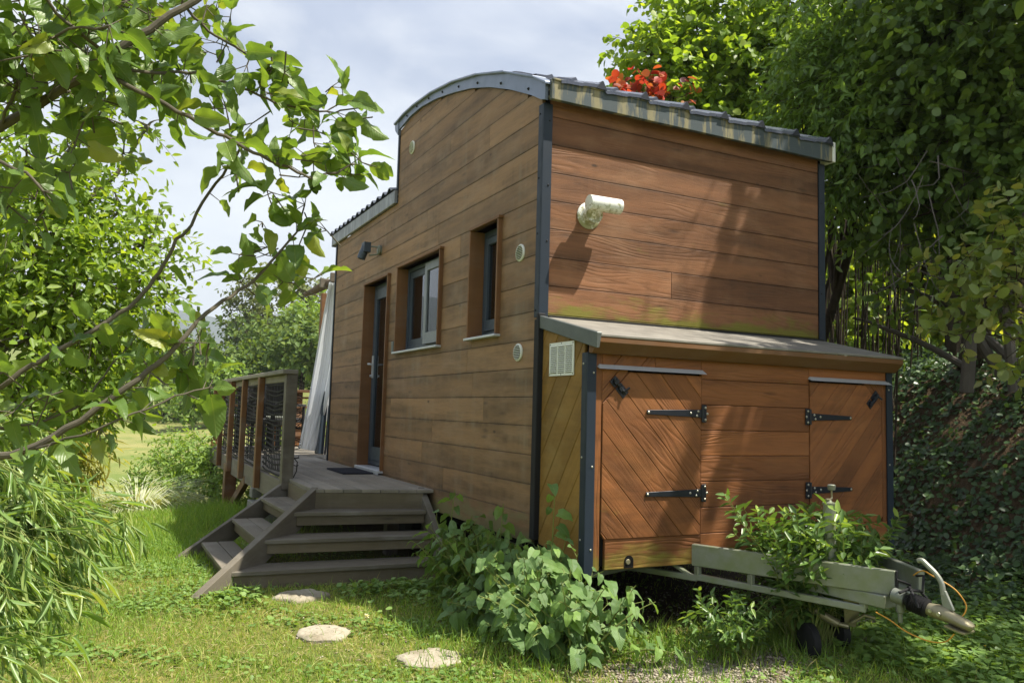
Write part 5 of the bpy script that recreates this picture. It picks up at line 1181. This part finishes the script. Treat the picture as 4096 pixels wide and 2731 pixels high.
# slender stems and branches in the gap beside the house
t = thing('bamboo', 'dark upright canes in the gap between the end wall and the bank', 'bamboo', (4.3, 4.3, 1.0)); cm = MB()
for i in range(55):
    px = RS.uniform(1890, 2110); d = RS.uniform(8.0, 11.5); a = P(px+RS.uniform(-14, 14), 850, d); b = P(px+RS.uniform(-40, 40), RS.uniform(330, 560), d+RS.uniform(-.2, .2)); a[2] = gz(a[0], a[1])-.1
    cm.tube(bez(a, b, 5, 0, .012), [.011, .010, .009, .007, .005], 5, cap=False)
cm.build('culms', BK['dark'], t); LV = Leaves()
for i in range(24): twigs(LV, P(RS.uniform(1890, 2100), RS.uniform(420, 800), RS.uniform(9, 11)), 3, (.3, .3, .3), 6, .11, .018, .3, .4)
LV.mesh('foliage', LM['dark'], t, 'lance', keep=outhouse)
tree('maple', 'sunlit light-green young maple seen through the canes beside the house', 'tree', (6.5, 8.5, 2.2), (6.4, 8.4, 5.5), .06,
     [B(1930, 620, 13, 80, 130), B(2000, 700, 13, 100, 220), B(1940, 760, 12.6, 90, 200), B(2080, 760, 12.8, 90, 200), B(2060, 620, 13.2, 90, 120), B(2150, 700, 13, 80, 90), B(2000, 520, 13.2, 90, 70), B(2100, 480, 13.2, 90, 60), B(1900, 460, 13, 60, 40), B(2180, 820, 12.5, 70, 60)],
     .13, .115, 'lit', 'round', 6, .4, .3, tw=7, twr=.005, keep=outhouse)
t = thing('dead_branches', 'bare grey twigs hanging in the dark hollow right of the house', 'branches', (5.3, 3.0, 2.0)); cm = MB()
for i in range(46):
    a = P(RS.uniform(2030, 2230), RS.uniform(330, 640), RS.uniform(6.4, 7.6)); b = a+np.array([RS.uniform(-.7, .5), RS.uniform(-.3, .3), RS.uniform(-.8, .5)])
    cm.tube(bez(a, b, 6, -.08, .06), np.linspace(.006, .0018, 6), 4, cap=False)
for (p, q, r) in [((2352, 850, 7), (2010, 640, 8.2), .045), ((2230, 850, 7.6), (1960, 730, 8.4), .035), ((2300, 860, 7.2), (2120, 560, 7.6), .05), ((2220, 900, 7.2), (2260, 300, 7.4), .06), ((2330, 900, 6.9), (2340, 300, 7.0), .05)]:
    cm.tube(bez(P(*p), P(*q), 8, .03, .03), np.linspace(r, r*.4, 8), 8)
cm.build('twigs', plain('grey_twig', (.13, .115, .10), .85, .2), t)
# dark woodland closing the background behind the bank
LV = Leaves(); t = thing('woodland', 'dense dark wood behind the bank, to the right of the house', 'woodland', (9, 6, 2.5)); tag(t, kind=None); cm = MB()
for i in range(70):
    px = RS.uniform(1840, 2700); py = RS.uniform(120, 900); d = RS.uniform(14.5, 17); twigs(LV, P(px, py, d), 60, (1.1, 1.1, 1.0), 5, .17, .14, .5, .3, twm=(cm, 12, .006))
for i in range(26):
    a = P(RS.uniform(2160, 2700), 900, RS.uniform(9.5, 15)); a[2] = gz(a[0], a[1])-.2; b = a+np.array([RS.uniform(-.6, .6), RS.uniform(-.6, .6), RS.uniform(4, 7)]); tm_ = MB(); tm_.tube(bez(a, b, 6, 0, .03), np.linspace(.09, .03, 6), 8); tm_.build('trunk', BK['dark'], t)
cm.build('twigs', BK['dark'], t); LV.mesh('foliage', LM['dark'], t, 'round', keep=lambda O: outhouse(O) & sunpath(O))
# ivy and ground cover on the bank
LV = Leaves(); n_ = 90000; x = RS.uniform(2.9, 9.5, n_); y = RS.uniform(-4, 7.5, n_); k = (x-3.05-.10*y+RS.randn(n_)*.25 > 0)
x, y = x[k], y[k]; z = ground(x, y); e = .05; gxn = (ground(x+e, y)-z)/e; gyn = (ground(x, y+e)-z)/e; cl = np.sin(x*4.3+1.3*np.sin(y*3.1))*np.sin(y*3.7+x)+.6*RS.randn(len(x))
k = cl > -.85; x, y, z, gxn, gyn, cl = (q[k] for q in (x, y, z, gxn, gyn, cl)); Nn = unit(np.stack([-gxn, -gyn, np.ones_like(x)], 1)+.5*rvec(len(x)))
lift = (.02+.10*RS.rand(len(x))*np.clip(cl, 0, 1.2)); D = unit(rvec(len(x))+np.stack([-.6+0*x, -.4+0*x, -.5+0*x], 1))
LV.add(np.stack([x, y, z+lift], 1), D, Nn, .028+.035*RS.rand(len(x)), .026+.03*RS.rand(len(x)))
tag(LV.mesh('ivy', LM['ivy'], None, 'round', .2, .2), 'ivy and woodland plants covering the shaded bank', 'ground cover', kind='stuff')
for i, (px, py, d, lab) in enumerate([(2130, 950, 6.6, 'fern on the upper dark bank right of the locker'), (2110, 1080, 5.8, 'fern halfway down the dark bank beside the locker corner trim')]):
    c = P(px, py, d); c[2] = gz(c[0], c[1]); t = thing('fern', lab, 'fern', tuple(c), 'ferns on the bank'); LV = Leaves()
    for j in range(11):
        a = j*.571+.3; o = c.copy(); D = np.array([math.cos(a)*.8, math.sin(a)*.8, .8])
        for s_ in range(12):
            D = unit(D+np.array([0, 0, -.13])); o = o+D*.035; sd = unit(np.cross(D, (0, 0, 1))); w = .085*math.sin(math.pi*(s_+2)/14.5)
            for sg in (-1, 1): LV.add(o, sd*sg+D*.4, (0, 0, 1), w, .022)
    LV.mesh('fronds', LM['ivy'], t, 'lance', .2, .1)
# ---- knotweed bush at the locker corner
kb = np.array([-.15, -.1, .02]); t = thing('knotweed', 'large bright bush of heart-shaped leaves at the corner of house and locker', 'bush', tuple(kb)); LV = Leaves(); cm = MB()
def stem(b, tip, L0, nl, up0=.25, size=1., lean=.1):
    mid = (b+tip)/2+np.array([0, 0, np.linalg.norm(tip-b)*.18]); pts = [(1-q)**2*b+2*q*(1-q)*mid+q*q*tip for q in np.linspace(0, 1, 9)]
    cm.tube(pts, np.linspace(.006, .002, 9), 5, cap=False); sg = 1
    for i in range(nl):
        q = up0+(1-up0)*(i+.5)/nl; o = (1-q)**2*b+2*q*(1-q)*mid+q*q*tip; d = unit(tip-b); sg = -sg; sd = unit(np.cross(d, (0, 0, 1))*sg+rvec(1)[0]*.7)
        pe = o+(sd*.7+np.array([0, 0, .35]))*.045; cm.tube([o, pe], [.0018, .0012], 4, cap=False)
        outv = unit(np.array([tip[0]-kb[0], tip[1]-kb[1]-.1, 0])+1e-3); D = unit(sd*.7+outv*.6+np.array([0, 0, -.55])+.35*rvec(1)[0]); N = unit(np.array([0, 0, .9])+outv*.7+.4*rvec(1)[0])
        s_ = L0*(.6+.6*RS.rand())*(1.1-.35*q)*size; LV.add(pe, D, N, s_, s_*.70)
def inw(p): return p[0] > -.05 and p[1] > -.64
for i in range(360):
    q = RS.rand(); ax = np.array([-.10, .80, 0])*(1-q)+np.array([-.05, -.72, 0])*q
    b = ax+np.array([RS.uniform(-.2, .10), RS.uniform(-.22, .10), 0]); b[2] = gz(b[0], b[1])
    an = RS.uniform(0, 6.28); rr = RS.rand()**.5*(.30+.12*q); tip = b+np.array([math.cos(an)*rr-.08, math.sin(an)*rr-.10, .05+.52*RS.rand()**.7*(1-.5*(rr/.5)**2)])
    if inw(tip): tip[0] = -.07-.15*RS.rand()
    if tip[2] > .3 and inw(b): b[0] = -.10
    stem(b, tip, RS.choice([.075, .10, .125]), RS.randint(4, 8))
for (a, b_) in [((-.05, -.30, .1), (-.10, -.42, .87)), ((-.2, .9, .1), (-.22, .75, .75)), ((-.1, .3, .1), (-.14, .15, .72))]: stem(np.array(a), np.array(b_), .10, 8, .3)
cm.build('stems', BK['green'], t)
LV.mesh('foliage', LM['knot'], t, 'heart', .34, .16, .05, keep=lambda O: ~((O[:, 0] > -.035) & (O[:, 1] > -.61) & (O[:, 2] > .40)))
# ---- privet growing through the drawbar
def privet(lab, c, n_, ht, sx, sy, seedtips=(), L=.05):
    t = thing('privet', lab, 'shrub', tuple(c)); LV = Leaves(); cm = MB(); c = np.array(c)
    specs = [(c+np.array([RS.uniform(-sx, sx)*.4, RS.uniform(-sy, sy)*.4, 0]), c+np.array([RS.uniform(-sx, sx), RS.uniform(-sy, sy), ht*RS.uniform(.5, 1.0)**.8])) for _ in range(n_)]+[(c, np.array(s_)) for s_ in seedtips]
    for b, tip in specs:
        pts = bez(b, tip, 7, .05, .04); cm.tube(pts, np.linspace(.004, .0014, 7), 4, cap=False)
        for q in np.linspace(.35, 1, 9):
            k = min(int(q*6), 5); f_ = q*6-k; o = pts[k]*(1-f_)+pts[k+1]*f_; d = unit(pts[k+1]-pts[k]); s0 = unit(np.cross(d, rvec(1)[0]))
            for sg in (-1, 1): LV.add(o, unit(s0*sg+d*.7+.25*rvec(1)[0]), unit(np.array([0, 0, .8])+.5*rvec(1)[0]), L*(.7+.6*RS.rand()), L*.42, np.clip(RS.rand()*.72+.3*(q > .93), 0, 1))
    cm.build('stems', BK['green'], t); LV.mesh('foliage', LM['privet'], t, 'six', .35, .35); return t
g = gz(1.2, -1.0)
tp = [P(1668, 1138, 4.35), P(1672, 1150, 4.35), P(1755, 1175, 4.2), P(1900, 1160, 4.1), P(1925, 1180, 4.05), P(2020, 1260, 4.0), P(1830, 1180, 4.15)]
privet('glossy evergreen shrub growing up between the drawbar beams', (1.24, -1.06, g), 210, .74, .40, .28, tp, L=.068)
privet('low glossy sprigs below the left drawbar beam', (.62, -1.05, gz(.6, -1)), 34, .34, .30, .22, L=.048)
# ---- stepping stones and loose stones
def stonemat():
    t = NT('limestone'); p = t.pos(); n1 = t.noise(p, 7, 6, .65); n2 = t.noise(p, 45, 4, .6); c = t.mix(t.mapr(n1, .35, .65), (.40, .365, .29), (.27, .235, .17)); c = t.mix(t.mapr(n2, .5, .7, 0, .45), c, (.15, .11, .065))
    v = t.vor(p, 22, 0); c = t.mix(t.mapr(v, 0, .25, .3, 0), c, (.3, .25, .16)); return t.done(t.pbr(c, .85, .2, 0, t.bump(t.math('ADD', n1, t.math('MULTIPLY', n2, .5)), .012, 1)))
SM = stonemat()
def stone(name, lab, cat, px, py, rx, ry, h=.035, group=None, lift=.012, rot=0.):
    d = AF-(py*1.7415-1365.5)/FPX*AU+(px*1.7415-2048)/FPX*AR; z = .05
    for _ in range(6): q = CAM+d*((z-CAM[2])/d[2]); z = gz(q[0], q[1])
    s = MB(); n = 40; rs = np.random.RandomState(int(px)); k = rs.randn(7)*.045; ring = []
    for i in range(n):
        a = 2*math.pi*i/n; r = 1+sum(k[j]*math.cos((j+2)*a+j) for j in range(7))+.02*rs.randn(); x_, y_ = r*rx*math.cos(a), r*ry*math.sin(a); ring.append((x_*math.cos(rot)-y_*math.sin(rot), x_*math.sin(rot)+y_*math.cos(rot)))
    lv = [(-h, 1.0), (lift*.4, 1.0), (lift, .95), (lift+.006, .8), (lift+.008, .4)]
    for dz, f in lv: s.v += [(q[0]+a*f, q[1]+b*f, z+dz+.003*rs.randn()*(f < .9)) for a, b in ring]
    for l in range(len(lv)-1):
        for i in range(n): j = (i+1) % n; s.face((l*n+i, l*n+j, (l+1)*n+j, (l+1)*n+i), [(0, 0)]*4, .5)
    s.face(tuple(range((len(lv)-1)*n, len(lv)*n)), [(0, 0)]*n, .5); s.face(tuple(range(n))[::-1], [(0, 0)]*n, .5)
    o = s.build(name, SM, None, smooth=True); tag(o, lab, cat, group); return q, z
STN = [stone('stepping_stone', 'flat pale stone nearest the stairs, lying in their shade', 'stepping stone', 690, 1371, .165, .15, lift=.018, group='round stepping stones in the lawn', rot=.2),
 stone('stepping_stone', 'middle round sunlit stone of the three in the lawn', 'stepping stone', 743, 1455, .15, .15, group='round stepping stones in the lawn'),
 stone('stepping_stone', 'largest bright stone in the lawn, nearest the bottom edge', 'stepping stone', 990, 1513, .165, .15, group='round stepping stones in the lawn', rot=-.1)]
stone('rock', 'small brown rock under the tip of the drawbar', 'rock', 1490, 1462, .05, .04, .03, lift=.03) if False else None
for (px, py, r, lab) in [(1495+0, 1000, 0, '')][:0]: pass
stone('rock', 'half-buried grey rock among weeds below the drawbar', 'rock', 1000*1.0+1490-1000+500-0, 1438, .09, .04, .03, lift=.03)
stone('rock', 'small rounded rock under the jockey wheel bracket', 'rock', 2100-600+980-1000+600-0, 1485, .05, .035, .03, lift=.03) if False else stone('rock', 'small rounded rock below the end of the left drawbar beam', 'rock', 1838+170-20, 1478, .055, .035, .03, lift=.03)
# ---- grass, clover, straw, gravel
def scatter(n, x0, x1, y0, y1):
    x = RS.uniform(x0, x1, n); y = RS.uniform(y0, y1, n)
    k = np.ones(n, bool)
    for q, z in STN: k &= ((x-q[0])/.165)**2+((y-q[1])/.15)**2 > 1.0
    k &= ~((x > -.12) & (x < 2.6) & (y > -.35) & (y < 5.5) & (RS.rand(n) < .93))
    k &= ~((x > -1.5) & (x < 0) & (y > 1.15) & (y < 8.5) & (RS.rand(n) < .8))
    gr = np.hypot(x-.38, (y+1.12)*1.5); k &= ~((gr < .52) & (RS.rand(n) < .8))
    k &= ~((x-3.0-.1*y > 0) & (RS.rand(n) < .75)); return x[k], y[k]
def pnoise(x, y): return .5+.25*np.sin(x*2.1+1.7*np.sin(y*1.3))+.25*np.sin(y*2.9+1.3*np.sin(x*1.9+2))
LV = Leaves()
for (n_, x0, x1, y0, y1, h, w) in [(190000, -3.6, 3.4, -2.8, 2.2, .030, .0042), (70000, -5, -.9, 2.2, 7.5, .045, .007), (16000, -3.2, 3.4, -2.6, 2.2, .065, .0045)]:
    x, y = scatter(n_, x0, x1, y0, y1); m = len(x); p = pnoise(x, y); o = np.stack([x, y, ground(x, y)-.004], 1)
    D = unit(np.stack([RS.randn(m)*.55, RS.randn(m)*.55, np.ones(m)], 1)); N = unit(rvec(m)*np.array([1, 1, .2])); hh = h*(.5+RS.rand(m))*(.7+.6*p)
    LV.add(o, D, N, hh, w, np.clip(.25+.45*(1-p)+.28*RS.randn(m), 0, 1))
# taller tufts: beside stairs, under the drawbar, along the bushes
for (cx, cy, sx, sy, n_, h) in [(-1.75, 3.2, .25, 1.0, 4500, .10), (-1.15, 4.8, .35, .9, 4500, .13), (.9, -.95, .5, .15, 1100, .11), (.45, -.8, .2, .15, 450, .12), (1.9, -1.2, .6, .4, 1800, .07), (-.55, -.5, .25, .5, 1300, .10), (2.4, -.8, .5, .5, 1500, .08), (-2.3, 6.9, .6, .3, 1500, .14), (.2, -1.3, .2, .1, 200, .07)]:
    x = cx+RS.randn(n_)*sx; y = cy+RS.randn(n_)*sy; o = np.stack([x, y, ground(x, y)-.01], 1)
    LV.add(o, unit(np.stack([RS.randn(n_)*.35, RS.randn(n_)*.35, np.ones(n_)], 1)), unit(rvec(n_)*np.array([1, 1, .2])), h*(.4+.8*RS.rand(n_)), .006, np.clip(.15+.25*RS.randn(n_), 0, 1))
tag(LV.mesh('grass', LM['grass'], None, 'blade', .35, .1), 'short lawn grass with taller tufts', 'grass', kind='stuff')
LV = Leaves()
x, y = scatter(90000, -3.4, 3.6, -2.6, 3.4); cl = np.sin(x*3.1+2*np.sin(y*2.2))*np.sin(y*3.4+x*1.2)+.35*RS.randn(len(x)); q1 = STN[0][0]; cl = cl-2*(np.hypot((x-q1[0])/.26, (y-q1[1]+.05)/.30) < 1); k = cl+.25*((x > .9) | ((y > .9) & (x > -1.9))) > .28; x, y = x[k], y[k]; m = len(x)
o = np.stack([x, y, ground(x, y)+.012+.022*RS.rand(m)], 1); D = unit(rvec(m)*np.array([1, 1, .15])); LV.add(o, D, unit(np.array([0, 0, 1])+.35*rvec(m)), .017+.016*RS.rand(m), .014+.014*RS.rand(m))
x = RS.uniform(1.2, 3.6, 5200); y = RS.uniform(-2.6, -.6, 5200); m = len(x); LV.add(np.stack([x, y, ground(x, y)+.02+.05*RS.rand(m)], 1), unit(rvec(m)*np.array([1, 1, .2])), unit(np.array([0, 0, 1])+.35*rvec(m)), .03+.03*RS.rand(m), .026+.02*RS.rand(m))
x = RS.uniform(-1.7, .0, 700); y = .98-RS.exponential(.14, 700); k = np.hypot((x-q1[0])/.26, (y-q1[1]+.05)/.30) > 1; x, y = x[k], y[k]; m = len(x); LV.add(np.stack([x, y, ground(x, y)+.02+.05*RS.rand(m)], 1), unit(rvec(m)*np.array([1, 1, .2])), unit(np.array([0, 0, 1])+.35*rvec(m)), .025+.02*RS.rand(m), .024+.02*RS.rand(m))
tag(LV.mesh('clover', LM['clover'], None, 'round', .2, .15), 'clover and small weeds in the lawn', 'weeds', kind='stuff')
LV = Leaves(); x, y = scatter(16000, -3.4, 2.6, -2.6, 2.2); k = RS.rand(len(x)) < .25+.6*(1-pnoise(x, y)); x, y = x[k], y[k]; m = len(x)
LV.add(np.stack([x, y, ground(x, y)+.012+.01*RS.rand(m)], 1), unit(rvec(m)*np.array([1, 1, .12])), unit(np.array([0, 0, 1])+.3*rvec(m)), .05*(.5+RS.rand(m)), .0035)
tag(LV.mesh('dry_grass', LM['straw'], None, 'blade', .1, 0), 'dry mown grass and straw scattered on the lawn', 'dry grass', kind='stuff')
def gravel():
    rs = np.random.RandomState(4); n = 5200; x = .38+rs.randn(n)*.30; y = -1.12+rs.randn(n)*.18; x2 = rs.uniform(-1.4, 2.2, 1500); y2 = rs.uniform(-1.9, .6, 1500); x = np.r_[x, x2]; y = np.r_[y, y2]; n = len(x)
    ico = np.array([(0, 0, .6), (.9, 0, .15), (.28, .85, .1), (-.73, .53, .12), (-.73, -.53, .1), (.28, -.85, .14), (0, 0, -.5)]); F0 = np.array([(0, 1, 2, 2), (0, 2, 3, 3), (0, 3, 4, 4), (0, 4, 5, 5), (0, 5, 1, 1), (6, 2, 1, 1), (6, 3, 2, 2), (6, 4, 3, 3), (6, 5, 4, 4), (6, 1, 5, 5)])[:, :3]
    sc = (.004+.008*rs.rand(n)**2)[:, None, None]*(.7+.6*rs.rand(n, 1, 3)); a = rs.rand(n)*6.28; c, s_ = np.cos(a)[:, None], np.sin(a)[:, None]; V = ico[None]*sc; V = np.stack([V[..., 0]*c-V[..., 1]*s_, V[..., 0]*s_+V[..., 1]*c, V[..., 2]], -1)
    V += np.stack([x, y, ground(x, y)+.004], 1)[:, None]; F = (F0[None]+(np.arange(n)*7)[:, None, None]).reshape(-1, 3); R = np.repeat(rs.rand(n), 7)
    t = NT('gravel'); c = t.mix(t.rnd(), (.44, .39, .31), (.20, .17, .13)); mat = t.done(t.pbr(c, .85, .2)); tag(npmesh('gravel', V.reshape(-1, 3), F, mat, None, R), 'pale gravel worn through the lawn', 'gravel', kind='stuff')
gravel()
# small flowers
def flower(px, py, lab, col, h, r, nm, cat, grp=None):
    d = AF-(py*1.7415-1365.5)/FPX*AU+(px*1.7415-2048)/FPX*AR; z = .05
    for _ in range(6): q = CAM+d*((z+h-CAM[2])/d[2]); z = gz(q[0], q[1])
    t = thing(nm, lab, cat, (q[0], q[1], z), grp); s = MB(); s.tube([(q[0], q[1], z-.01), (q[0]+.004, q[1], z+h*.5), (q[0], q[1], z+h)], .0014, 5); s.build('stem', BK['green'], t)
    LV = Leaves(); m = 26 if r > .009 else 6; D = rvec(m) if m > 6 else unit(np.stack([np.cos(np.arange(6)*1.05), np.sin(np.arange(6)*1.05), .4+0*np.arange(6)], 1)); LV.add(np.tile(q+(0, 0, .0)*1, (m, 1)), D, (0, 0, 1), r, r*.6); LM.setdefault(nm, leafm(nm+'_petal', [col, col], .3, .5)); LV.mesh('petals', LM[nm], t, 'six', .3, .2)
flower(842, 1414, 'single white clover flower standing above the middle stone', (.7, .7, .6), .09, .017, 'clover_flower', 'flower')
for i, (px, py, lab) in enumerate([(2262, 1482, 'yellow buttercup at the right edge, lower of the two below the coupling'), (2300, 1425, 'yellow buttercup near the right edge behind the other two'), (2175, 1412, 'tiny yellow buttercup closest to the coupling')]): flower(px, py, lab, (.75, .48, .02), .05, .009, 'buttercup', 'flower', 'buttercups in the shaded grass')
# ---- the air between here and the far hills
def haze():
    mb = MB(); mb.box((-2800, -2800, float(V_GROUND.min())-1), (2800, 2800, 330), .5); t = NT('haze_air')
    v = t.n('ShaderNodeVolumePrincipled'); t.put(v.inputs['Color'], (.80, .88, 1.0)); t.put(v.inputs['Density'], .00045); t.put(v.inputs['Anisotropy'], .2)
    t.nt.links.new(v.outputs[0], t.out.inputs[1]); tag(mb.build('haze', t.m), 'thin blue haze over the valley', 'haze', kind='stuff')
haze()
